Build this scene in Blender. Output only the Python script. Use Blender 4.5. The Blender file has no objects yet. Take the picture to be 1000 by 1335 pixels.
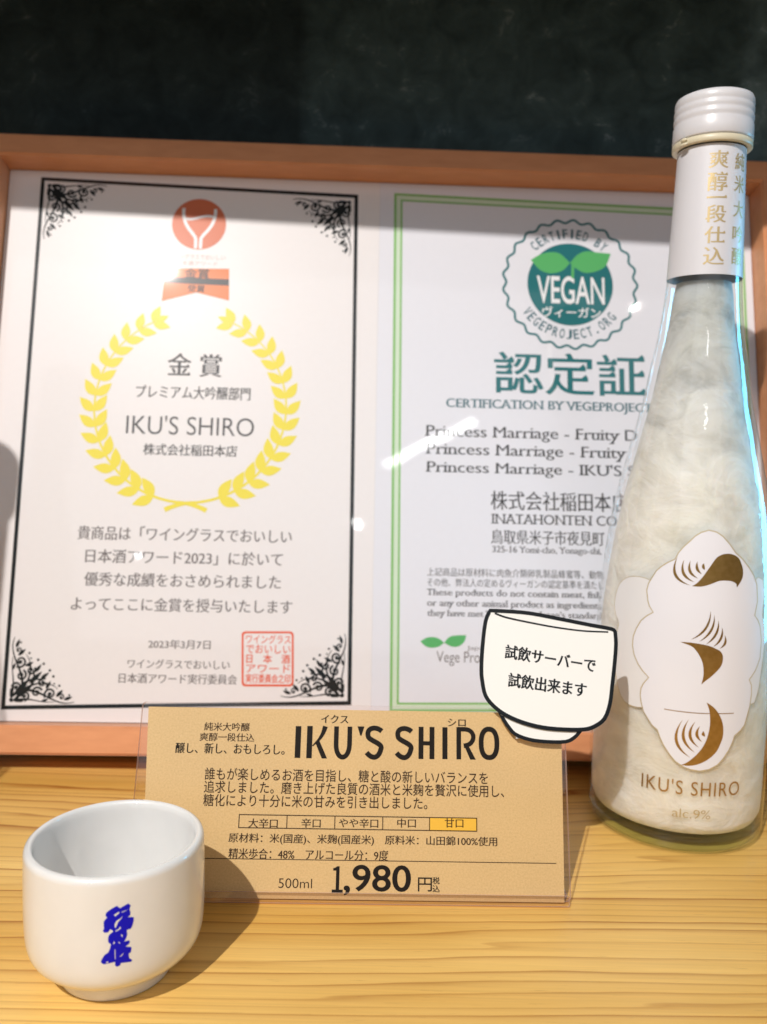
import bpy, bmesh, math, random
import numpy as np
from mathutils import Vector, Matrix, geometry

random.seed(7)
SC = bpy.context.scene
COL = SC.collection
MM = 0.001

# ------------------------------------------------------------------ camera, world, lamps, exposure
cam_data = bpy.data.cameras.new('camera')
cam = bpy.data.objects.new('camera', cam_data)
COL.objects.link(cam)
cam_data.sensor_width = 36.0
cam_data.lens = 30.04
cam_data.clip_start = 0.01
cam_data.clip_end = 50.0
_rt = Vector((0.99968169, 0.00244931, 0.02511024))
_up = Vector((-0.02522941, 0.09705069, 0.99495962))
_fw = Vector((0.0, 0.99527643, -0.09708159))
cam.matrix_world = Matrix(((_rt.x, _up.x, -_fw.x, 0.0), (_rt.y, _up.y, -_fw.y, 0.0), (_rt.z, _up.z, -_fw.z, 0.16954679), (0, 0, 0, 1)))
cam_data.dof.use_dof = True
cam_data.dof.focus_distance = 0.295
cam_data.dof.aperture_fstop = 11.0
SC.camera = cam

world = bpy.data.worlds.new('World')
SC.world = world
world.use_nodes = True
_bg = world.node_tree.nodes['Background']
_bg.inputs[0].default_value = (0.95, 0.95, 1.0, 1)
_bg.inputs[1].default_value = 0.09

def area_lamp(name, loc, target, size, power, color=(1, 1, 1), size_y=None, shape=None):
    d = bpy.data.lights.new(name, 'AREA')
    d.energy = power
    d.color = color
    d.size = size
    if size_y:
        d.shape = 'RECTANGLE'
        d.size_y = size_y
    else:
        d.shape = shape or 'DISK'
    o = bpy.data.objects.new(name, d)
    COL.objects.link(o)
    o.location = loc
    o.rotation_euler = (Vector(target) - Vector(loc)).to_track_quat('-Z', 'Y').to_euler()
    return o

area_lamp('key_spotlight', (-0.37, -0.58, 1.06), (0.0, 0.33, 0.08), 0.016, 15.4, (1.0, 0.955, 0.905))
area_lamp('second_spotlight', (0.565, -0.52, 0.97), (0.1, 0.4, 0.2), 0.008, 0.06, (1.0, 0.96, 0.92))
area_lamp('room_fill', (0.0, -1.05, 0.85), (0.0, 0.4, 0.15), 1.9, 3.5, (0.95, 0.95, 1.0), size_y=0.9)  # broad fill added behind the camera for the room's ambient light
_c = area_lamp('cyan_strip_lamp', (0.295, 0.380, 0.175), (0.13, 0.367, 0.165), 0.040, 0.06, (0.12, 0.62, 1.0), size_y=0.235)
_c.data.spread = math.radians(60)

SC.view_settings.view_transform = 'Standard'
SC.view_settings.look = 'None'
SC.view_settings.exposure = 0.28
SC.view_settings.gamma = 1.0
SC.view_settings.use_curve_mapping = False

# ------------------------------------------------------------------ helpers: objects
def tag(o, label=None, cat=None, group=None, kind=None):
    if label: o['label'] = label
    if cat: o['category'] = cat
    if group: o['group'] = group
    if kind: o['kind'] = kind
    return o

def empty(name, matrix, label, cat, group=None):
    o = bpy.data.objects.new(name, None)
    o.empty_display_size = 0.02
    COL.objects.link(o)
    o.matrix_world = matrix
    return tag(o, label, cat, group)

def mesh_obj(name, verts, faces, mat, parent=None, smooth=False):
    me = bpy.data.meshes.new(name)
    me.from_pydata([tuple(v) for v in verts], [], faces)
    me.materials.append(mat)
    me.update()
    if smooth:
        for p in me.polygons: p.use_smooth = True
    o = bpy.data.objects.new(name, me)
    COL.objects.link(o)
    if parent: o.parent = parent
    return o

def bm_obj(name, bm, mat, parent=None, smooth=False, auto=None):
    me = bpy.data.meshes.new(name)
    bmesh.ops.recalc_face_normals(bm, faces=bm.faces[:])
    bm.to_mesh(me)
    bm.free()
    for m in (mat if isinstance(mat, list) else [mat]): me.materials.append(m)
    if smooth:
        for p in me.polygons: p.use_smooth = True
    if auto: me.set_sharp_from_angle(angle=math.radians(auto))
    o = bpy.data.objects.new(name, me)
    COL.objects.link(o)
    if parent: o.parent = parent
    return o

def prism(polys2d, n0, n1, mat, name, parent, bevel=0.0):
    """extruded closed outline, (u,v) in mm between heights n0..n1"""
    bm = bmesh.new()
    for poly in polys2d:
        a = [bm.verts.new((p[0]*MM, p[1]*MM, n0*MM)) for p in poly]
        b = [bm.verts.new((p[0]*MM, p[1]*MM, n1*MM)) for p in poly]
        bm.faces.new(a[::-1]); bm.faces.new(b)
        k = len(poly)
        for i in range(k):
            bm.faces.new((a[i], a[(i+1) % k], b[(i+1) % k], b[i]))
    bmesh.ops.recalc_face_normals(bm, faces=bm.faces[:])
    if bevel:
        bmesh.ops.bevel(bm, geom=bm.edges[:], offset=bevel*MM, segments=2, affect='EDGES', clamp_overlap=True)
    return bm_obj(name, bm, mat, parent)

def rect(u0, v0, u1, v1):
    return [(u0, v0), (u1, v0), (u1, v1), (u0, v1)]

def lathe_obj(name, profile, mat, parent=None, seg=160, close=False, auto=50):
    """profile [(z,r)] in mm, revolved about local Z"""
    bm = bmesh.new()
    rings = []
    for z, r in profile:
        if r < 1e-6:
            rings.append([bm.verts.new((0, 0, z*MM))])
        else:
            rings.append([bm.verts.new((r*MM*math.cos(2*math.pi*i/seg), r*MM*math.sin(2*math.pi*i/seg), z*MM)) for i in range(seg)])
    pairs = list(zip(rings, rings[1:]))
    if close: pairs.append((rings[-1], rings[0]))
    for a, b in pairs:
        for i in range(seg):
            j = (i+1) % seg
            if len(a) == 1 and len(b) == 1: continue
            if len(a) == 1: bm.faces.new((a[0], b[i], b[j]))
            elif len(b) == 1: bm.faces.new((a[i], a[j], b[0]))
            else: bm.faces.new((a[i], a[j], b[j], b[i]))
    return bm_obj(name, bm, mat, parent, smooth=True, auto=auto)

def smooth_profile(pts, n=6):
    """Catmull-Rom through (z,r) points"""
    out = []
    P = [pts[0]] + list(pts) + [pts[-1]]
    for i in range(1, len(P)-2):
        for k in range(n):
            t = k/n
            q = []
            for c in (0, 1):
                a, b, d, e = P[i-1][c], P[i][c], P[i+1][c], P[i+2][c]
                q.append(0.5*((2*b)+(d-a)*t+(2*a-5*b+4*d-e)*t*t+(3*b-a-3*d+e)*t**3))
            out.append(tuple(q))
    out.append(tuple(pts[-1]))
    return out

# ------------------------------------------------------------------ helpers: flat printed shapes and lettering
def fill_polys(polys, nonzero=False):
    """closed outlines -> (verts, faces): constrained Delaunay triangles kept by winding number (non-zero) or parity"""
    groups = []                      # outlines whose boxes overlap are filled together, the rest apart
    for p in polys:
        if len(p) < 3: continue
        bx = [min(a[0] for a in p), min(a[1] for a in p), max(a[0] for a in p), max(a[1] for a in p)]
        mine = [[p], bx]
        rest = []
        for g in groups:
            o = g[1]
            if o[0] <= mine[1][2] and o[2] >= mine[1][0] and o[1] <= mine[1][3] and o[3] >= mine[1][1]:
                mine[0] = g[0]+mine[0]
                mine[1] = [min(o[0], mine[1][0]), min(o[1], mine[1][1]), max(o[2], mine[1][2]), max(o[3], mine[1][3])]
            else: rest.append(g)
        groups = rest+[mine]
    V, F = [], []
    for ps, _ in groups:
        pts, edges = [], []
        for p in ps:
            k = len(pts)
            pts += [Vector((a[0], a[1])) for a in p]
            edges += [(k+i, k+(i+1) % len(p)) for i in range(len(p))]
        r = geometry.delaunay_2d_cdt(pts, edges, [], 0, 1e-6)
        vo, fo = r[0], r[2]
        if not fo: continue
        v = np.array([(a.x, a.y) for a in vo]); f = np.array(fo)
        c = v[f].mean(1)
        P = np.array([(a.x, a.y) for a in pts])
        e = np.array(edges)
        a, q = P[e[:, 0]], P[e[:, 1]]
        w = np.zeros(len(c), int)
        for s in range(0, len(c), 400):
            x, y = c[s:s+400, 0:1], c[s:s+400, 1:2]
            up = (a[None, :, 1] <= y) & (q[None, :, 1] > y)
            dn = (a[None, :, 1] > y) & (q[None, :, 1] <= y)
            side = (q[None, :, 0]-a[None, :, 0])*(y-a[None, :, 1])-(x-a[None, :, 0])*(q[None, :, 1]-a[None, :, 1])
            if nonzero: w[s:s+400] = (up & (side > 0)).sum(1)-(dn & (side < 0)).sum(1)
            else: w[s:s+400] = ((up & (side > 0)).sum(1)+(dn & (side < 0)).sum(1)) % 2
        k = len(V)
        V += [tuple(x) for x in v.tolist()]
        F += [tuple(int(i)+k for i in t) for t, ok in zip(f, w) if ok]
    used = sorted({i for t in F for i in t})
    m = {o: n for n, o in enumerate(used)}
    return [V[i] for i in used], [tuple(m[i] for i in t) for t in F]

def clean_poly(p):
    q = []
    for a in p:
        if not q or (a[0]-q[-1][0])**2+(a[1]-q[-1][1])**2 > 1e-10: q.append(a)
    while len(q) > 2 and (q[0][0]-q[-1][0])**2+(q[0][1]-q[-1][1])**2 < 1e-10: q.pop()
    r = []
    k = len(q)
    for i in range(k):
        a, b, c = q[i-1], q[i], q[(i+1) % k]
        x1, y1, x2, y2 = b[0]-a[0], b[1]-a[1], c[0]-b[0], c[1]-b[1]
        cr = x1*y2-y1*x2
        if abs(cr) > 2e-3*math.hypot(x1, y1)*math.hypot(x2, y2) or x1*x2+y1*y2 < 0: r.append(b)
    return r

_glyphs = {}
def text_polys(s, spacing=1.0):
    key = (s, spacing)
    if key in _glyphs: return [list(p) for p in _glyphs[key]]
    c = bpy.data.curves.new('lettering', 'FONT')
    c.body = s
    c.space_character = spacing
    c.resolution_u = 3
    o = bpy.data.objects.new('lettering', c)
    COL.objects.link(o)
    dg = bpy.context.evaluated_depsgraph_get()
    cu = o.evaluated_get(dg).to_curve(dg)
    out = []
    for sp in cu.splines:
        if sp.type == 'BEZIER':
            B = sp.bezier_points
            k = len(B)
            poly = []
            for i in range(k):
                a, b = B[i], B[(i+1) % k]
                straight = (a.handle_right-a.co).cross(b.co-a.co).length < 1e-6 and (b.handle_left-b.co).cross(b.co-a.co).length < 1e-6
                pts = [a.co, b.co] if straight else geometry.interpolate_bezier(a.co, a.handle_right, b.handle_left, b.co, 6)
                poly += [(p[0], p[1]) for p in pts[:-1]]
        else:
            poly = [(p.co[0], p.co[1]) for p in sp.points]
        poly = clean_poly(poly)
        if len(poly) > 2: out.append(poly)
    o.to_curve_clear() if hasattr(o, 'to_curve_clear') else None
    bpy.data.objects.remove(o)
    bpy.data.curves.remove(c)
    _glyphs[key] = out
    return [list(p) for p in out]

def area2(p):
    return sum(p[i-1][0]*p[i][1]-p[i][0]*p[i-1][1] for i in range(len(p)))

def fatten(polys, dx, dy):
    if not dx and not dy: return polys
    sg = 1 if sum(area2(p) for p in polys) > 0 else -1
    out = []
    for p in polys:
        k = len(p)
        q = []
        for i in range(k):
            a, b, c = p[i-1], p[i], p[(i+1) % k]
            n1 = Vector((b[1]-a[1], a[0]-b[0])); n2 = Vector((c[1]-b[1], b[0]-c[0]))
            if n1.length < 1e-9 or n2.length < 1e-9: q.append(b); continue
            n1.normalize(); n2.normalize()
            n = n1+n2
            d = max(n.dot(n)/2, 0.5)
            n = n/d
            q.append((b[0]+sg*n.x*dx, b[1]+sg*n.y*dy))
        out.append(q)
    return out

def add_uroko(polys, em):
    """the small triangles at the right ends of thin horizontal strokes (mincho style)"""
    sg = 1 if sum(area2(p) for p in polys) > 0 else -1
    out = []
    for p in polys:
        k = len(p)
        ups = set()
        for i in range(k):
            a, b, c, d = p[i-1], p[i], p[(i+1) % k], p[(i+2) % k]
            e = Vector((c[0]-b[0], c[1]-b[1])); L = e.length
            if L < 1e-9 or L > 0.09*em: continue
            if sg*e.y/L < 0.85: continue
            e0 = Vector((b[0]-a[0], b[1]-a[1])); e1 = Vector((d[0]-c[0], d[1]-c[1]))
            if min(e0.length, e1.length) < 0.12*em: continue
            if abs(e0.y)/e0.length > 0.25 or abs(e1.y)/e1.length > 0.25: continue
            ups.add((i+1) % k if sg > 0 else i)
        q = []
        for i in range(k):
            b = p[i]
            if i in ups:
                tri = [(b[0], b[1]), (b[0]-0.045*em, b[1]+0.075*em), (b[0]-0.135*em, b[1])]
                q += tri if sg > 0 else tri[::-1]
            else: q.append(b)
        out.append(q)
    return out

def add_serifs(polys, em, s=0.085, t=0.05):
    """slab serifs on the flat ends of stems"""
    sg = 1 if sum(area2(p) for p in polys) > 0 else -1
    out = []
    for p in polys:
        k = len(p)
        rep = {}
        for i in range(k):
            a, b, c, d = p[i-1], p[i], p[(i+1) % k], p[(i+2) % k]
            e = Vector((c[0]-b[0], c[1]-b[1])); L = e.length
            if L < 1e-9 or L > 0.2*em or abs(e.x)/L < 0.96: continue
            e0 = Vector((a[0]-b[0], a[1]-b[1])); e1 = Vector((d[0]-c[0], d[1]-c[1]))
            if min(e0.length, e1.length) < 0.16*em: continue
            if abs(e0.y)/e0.length < 0.75 or abs(e1.y)/e1.length < 0.75: continue
            if e0.y*e1.y < 0: continue
            up = 1 if e0.y > 0 else -1            # direction back into the stem
            x = 1 if e.x > 0 else -1
            y = b[1]
            d0 = e0/e0.length; d1 = e1/e1.length
            rep[i] = [(b[0]+d0.x*t*em*1.6, y+up*t*em*1.6), (b[0]-x*s*em, y+up*t*em*0.6), (b[0]-x*s*em, y)]
            rep[(i+1) % k] = [(c[0]+x*s*em, y), (c[0]+x*s*em, y+up*t*em*0.6), (c[0]+d1.x*t*em*1.6, y+up*t*em*1.6)]
        q = []
        for i in range(k): q += rep.get(i, [p[i]])
        out.append(q)
    return out

def bounds(polys):
    xs = [a[0] for p in polys for a in p]; ys = [a[1] for p in polys for a in p]
    return min(xs), min(ys), max(xs), max(ys)

STYLE = {  # dx, dy (share of the em), mincho triangles, serifs
    'min': (0.014, 0.0, True, False), 'minb': (0.02, 0.0, True, False), 'min2': (0.012, -0.006, True, False), 'min3': (0.004, -0.006, False, False),
    'brush': (0.014, 0.004, True, False), 'goth': (0.006, 0.006, False, False), 'gothb': (0.016, 0.012, False, False),
    'bold': (0.015, 0.011, False, False), 'light': (-0.006, -0.008, False, False), 'thin_grey': (-0.004, -0.004, False, False),
    'serif': (0.010, -0.006, False, True), 'serif2': (0.012, -0.006, False, True), 'serif3': (0.012, -0.004, False, True), 'serif_teal': (0.022, -0.002, False, True),
    'plain': (0, 0, False, False), 'heavy': (0.032, 0.014, True, False), 'title': (0.02, 0.012, False, False), 'numeral': (0.05, 0.006, False, False)}

class Type(list):
    """outlines of lettering (filled by winding number)"""

def text_in_box(s, u, v, w, h, style='goth', turn=0.0, spacing=1.0):
    """outlines of s fitted to the box centred on (u,v), in mm"""
    P = text_polys(s, spacing)
    x0, y0, x1, y1 = bounds(P)
    sx, sy = w/(x1-x0), h/(y1-y0)
    if style in ('min', 'minb', 'min2', 'min3', 'goth') and len(s) > 3 and sy > 1.3*sx: sy = 1.3*sx
    if s in ('一',): sy = sx
    cx_, cy_ = (x0+x1)/2, (y0+y1)/2
    P = [[((a[0]-cx_)*sx, (a[1]-cy_)*sy) for a in p] for p in P]
    dx, dy, ur, se = STYLE[style]
    P = fatten(P, dx*sx, dy*sy)
    if ur: P = add_uroko(P, (sx+sy)/2)
    if se: P = add_serifs(P, (sx+sy)/2)
    c, n = math.cos(turn), math.sin(turn)
    if sum(area2(p) for p in P) < 0: P = [p[::-1] for p in P]
    return Type([[(u+a[0]*c-a[1]*n, v+a[0]*n+a[1]*c) for a in p] for p in P])

def print_flat(name, polys, mat, parent, n, fuse=False):
    """ink on a flat sheet: polys in mm, lifted n mm. fuse: each outline filled by itself (overlaps allowed)"""
    V, F = [], []
    if fuse: polys = [p if area2(p) > 0 else p[::-1] for p in polys]
    for grp in [polys]:
        v, f = fill_polys(grp, fuse or isinstance(polys, Type))
        k = len(V)
        V += v; F += [tuple(i+k for i in q) for q in f]
    return mesh_obj(name, [(a*MM, b*MM, n*MM) for a, b in V], F, mat, parent)

def print_round(name, polys, mat, parent, radius_at, lift, step=0.05, fuse=False):
    """ink on a body of revolution: polys in (angle rad, z mm)"""
    bm = bmesh.new()
    for grp in [polys]:
        sc = [[(a*30.0, z) for a, z in p] for p in grp]
        v, f = fill_polys(sc, fuse or isinstance(polys, Type))
        vs = [bm.verts.new((a, b, 0)) for a, b in v]
        for q in f:
            try: bm.faces.new([vs[i] for i in q])
            except ValueError: pass
    bmesh.ops.triangulate(bm, faces=bm.faces[:])
    for _ in range(6):
        long_e = [e for e in bm.edges if (e.verts[0].co-e.verts[1].co).length > 30*step]
        if not long_e: break
        bmesh.ops.subdivide_edges(bm, edges=long_e, cuts=1)
        bmesh.ops.triangulate(bm, faces=[q for q in bm.faces if len(q.verts) > 3])
    for w in bm.verts:
        th, z = w.co.x/30.0, w.co.y
        r = radius_at(z)+lift
        w.co = (r*math.sin(th)*MM, -r*math.cos(th)*MM, z*MM)
    return bm_obj(name, bm, mat, parent, smooth=True)

def stroke(path, w0, w1=None, closed=False):
    """outline of a tapered line through path"""
    if w1 is None: w1 = w0
    k = len(path)
    L, Rr = [], []
    for i in range(k):
        a = Vector(path[i-1] if (i or closed) else path[0]); b = Vector(path[(i+1) % k] if (i < k-1 or closed) else path[-1])
        t = (b-a)
        if t.length < 1e-9: t = Vector((1, 0))
        t.normalize()
        w = (w0+(w1-w0)*i/(k-1))/2
        p = Vector(path[i])
        L.append((p.x-t.y*w, p.y+t.x*w)); Rr.append((p.x+t.y*w, p.y-t.x*w))
    return [L, Rr] if closed else [L+Rr[::-1]]

def bez(p0, p1, p2, p3, n=16):
    return [tuple(((1-t)**3*a+3*(1-t)**2*t*b+3*(1-t)*t*t*c+t**3*d) for a, b, c, d in zip(p0, p1, p2, p3)) for t in [i/n for i in range(n+1)]]

def disc(cx_, cy_, r, n=24):
    return [(cx_+r*math.cos(2*math.pi*i/n), cy_+r*math.sin(2*math.pi*i/n)) for i in range(n)]

def leaf(x, y, ang, L, w, n=9):
    c, s = math.cos(ang), math.sin(ang)
    up = [(L*i/n, w*math.sin(math.pi*(i/n)**0.8)/2) for i in range(n+1)]
    pts = up+[(a, -b) for a, b in up[::-1][1:-1]]
    return [(x+a*c-b*s, y+a*s+b*c) for a, b in pts]

def spiral(cx_, cy_, r0, r1, a0, turns, w0, w1, n=34):
    path = []
    for i in range(n+1):
        t = i/n
        r = r0+(r1-r0)*t**0.8
        a = a0+turns*2*math.pi*t
        path.append((cx_+r*math.cos(a), cy_+r*math.sin(a)))
    return stroke(path, w0, w1)[0]

# ------------------------------------------------------------------ materials
def new_mat(name):
    m = bpy.data.materials.new(name)
    m.use_nodes = True
    nt = m.node_tree
    return m, nt, nt.nodes['Principled BSDF']

def plain(name, color, rough=0.5, spec=0.5, coat=0.0, coat_rough=0.05, metal=0.0, sss=0.0):
    m, nt, b = new_mat(name)
    b.inputs['Base Color'].default_value = (*color, 1)
    b.inputs['Roughness'].default_value = rough
    b.inputs['Specular IOR Level'].default_value = spec
    b.inputs['Coat Weight'].default_value = coat
    b.inputs['Coat Roughness'].default_value = coat_rough
    b.inputs['Metallic'].default_value = metal
    if sss:
        b.inputs['Subsurface Weight'].default_value = sss
        b.inputs['Subsurface Radius'].default_value = (0.006, 0.005, 0.004)
        b.inputs['Subsurface Scale'].default_value = 1.0
    return m

class G:
    """small node-graph helper"""
    def __init__(self, nt): self.nt = nt
    def n(self, kind, **kw):
        x = self.nt.nodes.new(kind)
        for k, v in kw.items(): setattr(x, k, v)
        return x
    def l(self, a, b): self.nt.links.new(a, b)
    def coords(self, scale=(1, 1, 1), rot=(0, 0, 0), loc=(0, 0, 0)):
        tc = self.n('ShaderNodeTexCoord'); mp = self.n('ShaderNodeMapping')
        mp.inputs['Scale'].default_value = scale; mp.inputs['Rotation'].default_value = rot; mp.inputs['Location'].default_value = loc
        self.l(tc.outputs['Object'], mp.inputs['Vector'])
        return mp.outputs[0]
    def noise(self, vec, scale, detail=4, rough=0.5, dist=0.0):
        x = self.n('ShaderNodeTexNoise')
        x.inputs['Scale'].default_value = scale; x.inputs['Detail'].default_value = detail; x.inputs['Roughness'].default_value = rough; x.inputs['Distortion'].default_value = dist
        self.l(vec, x.inputs['Vector'])
        return x.outputs['Fac']
    def math(self, op, a, b=0.0, c=None):
        x = self.n('ShaderNodeMath', operation=op)
        for i, v in enumerate((a, b) if c is None else (a, b, c)):
            if isinstance(v, (int, float)): x.inputs[i].default_value = v
            else: self.l(v, x.inputs[i])
        return x.outputs[0]
    def ramp(self, fac, stops):
        x = self.n('ShaderNodeValToRGB')
        e = x.color_ramp.elements
        while len(e) < len(stops): e.new(0.5)
        for i, (p, c) in enumerate(stops): e[i].position = p; e[i].color = (*c, 1)
        self.l(fac, x.inputs[0])
        return x.outputs[0]
    def mix(self, fac, a, b, mode='MIX'):
        x = self.n('ShaderNodeMix', data_type='RGBA', blend_type=mode)
        for i, v in ((0, fac), (6, a), (7, b)):
            if isinstance(v, (int, float)): x.inputs[i].default_value = v
            elif isinstance(v, tuple): x.inputs[i].default_value = (*v, 1)
            else: self.l(v, x.inputs[i])
        return x.outputs[2]
    def bump(self, h, strength, dist, target):
        x = self.n('ShaderNodeBump')
        x.inputs['Strength'].default_value = strength; x.inputs['Distance'].default_value = dist
        self.l(h, x.inputs['Height']); self.l(x.outputs[0], target)
        return x

def clear_mat(name, tint, rough=0.02, ior=1.5, bump=None, wave=1.0, edge=None):
    """thin clear sheet or shell: lets light straight through, reflects by Fresnel"""
    m, nt, b = new_mat(name)
    g = G(nt)
    nt.nodes.remove(b)
    out = nt.nodes['Material Output']
    tr = g.n('ShaderNodeBsdfTransparent'); tr.inputs[0].default_value = (*tint, 1)
    gl = g.n('ShaderNodeBsdfGlossy'); gl.inputs['Roughness'].default_value = rough; gl.inputs['Color'].default_value = (1, 1, 1, 1)
    fr = g.n('ShaderNodeFresnel')
    geo = g.n('ShaderNodeNewGeometry')       # a thin wall reflects alike from both sides
    g.l(g.math('ADD', ior, g.math('MULTIPLY', geo.outputs['Backfacing'], 1.0/ior-ior)), fr.inputs['IOR'])
    mx = g.n('ShaderNodeMixShader')
    if bump:
        h = g.math('ADD', g.noise(g.coords((1, 1, 0.03)), bump[0], 2), g.math('MULTIPLY', g.noise(g.coords((1, 1, 0.5), (0, 0, 0), (4, 1, 2)), bump[0]*2.2, 2), 0.55))
        bp = g.bump(h, bump[1], bump[2], gl.inputs['Normal'])
        g.l(bp.outputs[0], fr.inputs['Normal'])
    if edge:
        lw = g.n('ShaderNodeLayerWeight'); lw.inputs[0].default_value = 0.25
        col = g.ramp(lw.outputs['Facing'], [(0.0, tint), (0.55, tint), (1.0, edge)])
        g.l(col, tr.inputs[0])
    g.l(fr.outputs[0], mx.inputs[0]); g.l(tr.outputs[0], mx.inputs[1]); g.l(gl.outputs[0], mx.inputs[2])
    g.l(mx.outputs[0], out.inputs[0])
    return m

def smooth_closed(p, n=4, angular=False):
    """closed Catmull-Rom through points; sharp tips stay sharp"""
    k = len(p)
    sx = 37.0 if angular else 1.0
    q = [(a[0]*sx, a[1]) for a in p]
    out = []
    def corner(i):
        a = Vector(q[i])-Vector(q[i-1]); b = Vector(q[(i+1) % k])-Vector(q[i])
        return a.length > 0 and b.length > 0 and a.angle(b) > math.radians(50)
    for i in range(k):
        p1, p2 = Vector(q[i]), Vector(q[(i+1) % k])
        p0 = Vector(q[i-1]) if not corner(i) else p1*2-p2
        p3 = Vector(q[(i+2) % k]) if not corner((i+1) % k) else p2*2-p1
        for j in range(n):
            t = j/n
            v = 0.5*((2*p1)+(p2-p0)*t+(2*p0-5*p1+4*p2-p3)*t*t+(3*p1-p0-3*p2+p3)*t**3)
            out.append((v.x/sx, v.y))
    return out

def smooth_open(p, n=6):
    P = [p[0]]+list(p)+[p[-1]]
    out = []
    for i in range(1, len(P)-2):
        p0, p1, p2, p3 = (Vector(P[i+j]) for j in (-1, 0, 1, 2))
        for j in range(n):
            t = j/n
            v = 0.5*((2*p1)+(p2-p0)*t+(2*p0-5*p1+4*p2-p3)*t*t+(3*p1-p0-3*p2+p3)*t**3)
            out.append((v.x, v.y))
    out.append(tuple(p[-1]))
    return out

def sc_fwd(p): return [(a*37.0, b) for a, b in p]
def sc_back(p): return [(a/37.0, b) for a, b in p]
def scale_stroke(p, w): return [sc_back(q) for q in stroke(sc_fwd(p), w, closed=True)]

# ------------------------------------------------------------------ measured layout of the printed matter (mm on each sheet; angle and height on the round bodies)
AWARD_TEXT = [
    ('金 賞', -99.32, 187.01, 28.26, 12.64, 'minb'),
    ('プレミアム大吟醸部門', -99.34, 171.89, 59.86, 7.1, 'min'),
    ("IKU'S SHIRO", -100.06, 154.0, 66.7, 10.32, 'light'),
    ('株式会社稲田本店', -99.46, 140.85, 48.53, 6.14, 'min'),
    ('貴商品は「ワイングラスでおいしい', -99.84, 96.42, 109.38, 7.16, 'min'),
    ('日本酒アワード2023」に於いて', -99.68, 84.53, 100.37, 7.1, 'min'),
    ('優秀な成績をおさめられました', -99.88, 72.72, 99.59, 7.05, 'min'),
    ('よってここに金賞を授与いたします', -99.59, 60.24, 111.58, 6.99, 'min'),
    ('2023年3月7日', -100.01, 40.54, 31.18, 4.6, 'min'),
    ('ワイングラスでおいしい', -99.86, 30.6, 51.02, 4.57, 'min'),
    ('日本酒アワード実行委員会', -99.86, 23.38, 58.93, 4.93, 'min')]
VEGAN_TEXT = [
    ('認定証', 101.61, 187.67, 81.8, 23.12, 'brush'),
    ('CERTIFICATION BY VEGEPROJECT JAPAN', 101.58, 169.36, 133.62, 6.35, 'serif_teal'),
    ('Princess Marriage - Fruity D', 80.63, 153.67, 112.75, 7.95, 'serif'),
    ('Princess Marriage - Fruity', 77.64, 144.0, 105.79, 7.9, 'serif'),
    ("Princess Marriage - IKU'S SHIRO", 92.45, 134.4, 135.23, 7.86, 'serif'),
    ('株式会社稲田本店', 94.82, 118.01, 72.59, 10.24, 'min2'),
    ('INATAHONTEN CO.,', 93.86, 107.78, 69.09, 6.1, 'serif2'),
    ('鳥取県米子市夜見町', 88.45, 98.75, 59.52, 7.68, 'min2'),
    ('325-16 Yomi-cho, Yonago-shi,', 87.96, 91.68, 57.36, 4.43, 'serif2'),
    ('上記商品は原材料に肉魚介類卵乳製品蜂蜜等、動物', 71.47, 79.74, 92.29, 4.39, 'min3'),
    ('その他、弊法人の定めるヴィーガンの認定基準を満たし', 71.44, 74.37, 92.13, 4.37, 'min3'),
    ('These products do not contain meat, fish', 70.6, 68.8, 90.75, 4.36, 'serif3'),
    ('or any other animal product as ingredients,', 71.37, 63.28, 91.8, 4.34, 'serif3'),
    ("they have met Vege Project Japan's standards", 71.74, 58.17, 92.45, 4.33, 'serif3'),
    ('Vege Project', 46.19, 35.52, 31.51, 7.35, 'thin_grey'),
    ('Japan', 51.29, 40.83, 10.27, 2.72, 'thin_grey')]
CARD_TEXT = [
    ('純米大吟醸', 31.96, 60.36, 16.86, 3.06, 'min'),
    ('爽醇一段仕込', 32.18, 56.61, 20.24, 3.04, 'min'),
    ('醸し、新し、おもしろし。', 33.59, 52.49, 40.37, 3.85, 'minb'),
    ('イクス', 72.15, 63.85, 10.09, 3.08, 'minb'),
    ('シロ', 118.15, 63.39, 6.67, 2.81, 'minb'),
    ('誰もが楽しめるお酒を目指し、糖と酸の新しいバランスを', 77.26, 43.47, 104.87, 4.36, 'goth'),
    ('追求しました。磨き上げた良質の酒米と米麹を贅沢に使用し、', 80.25, 38.91, 110.8, 4.33, 'goth'),
    ('糖化により十分に米の甘みを引き出しました。', 66.01, 34.24, 82.29, 4.29, 'goth'),
    ('大辛口', 47.12, 26.49, 10.62, 3.18, 'min'),
    ('辛口', 64.6, 26.75, 7.0, 3.18, 'min'),
    ('やや辛口', 82.0, 27.0, 14.33, 3.19, 'min'),
    ('中口', 99.58, 27.25, 6.76, 3.19, 'min'),
    ('甘口', 117.07, 27.51, 6.78, 3.2, 'min'),
    ('原材料：米(国産)、米麹(国産米)\u3000原料米：山田錦100%使用', 83.87, 21.07, 97.92, 3.69, 'min'),
    ('精米歩合：48%\u3000アルコール分：9度', 64.1, 15.94, 57.8, 3.66, 'min'),
    ('500ml', 59.71, 6.16, 12.13, 3.34, 'light'),
    ('１', 74.85, 7.65, 3.32, 8.77, 'numeral'),
    (',980', 89.27, 7.57, 23.84, 10.07, 'bold'),
    ('円', 106.47, 6.38, 5.0, 4.65, 'goth'),
    ('税', 110.5, 7.72, 2.5, 2.33, 'gothb'),
    ('込', 110.51, 5.01, 2.5, 2.32, 'gothb')]
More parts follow.
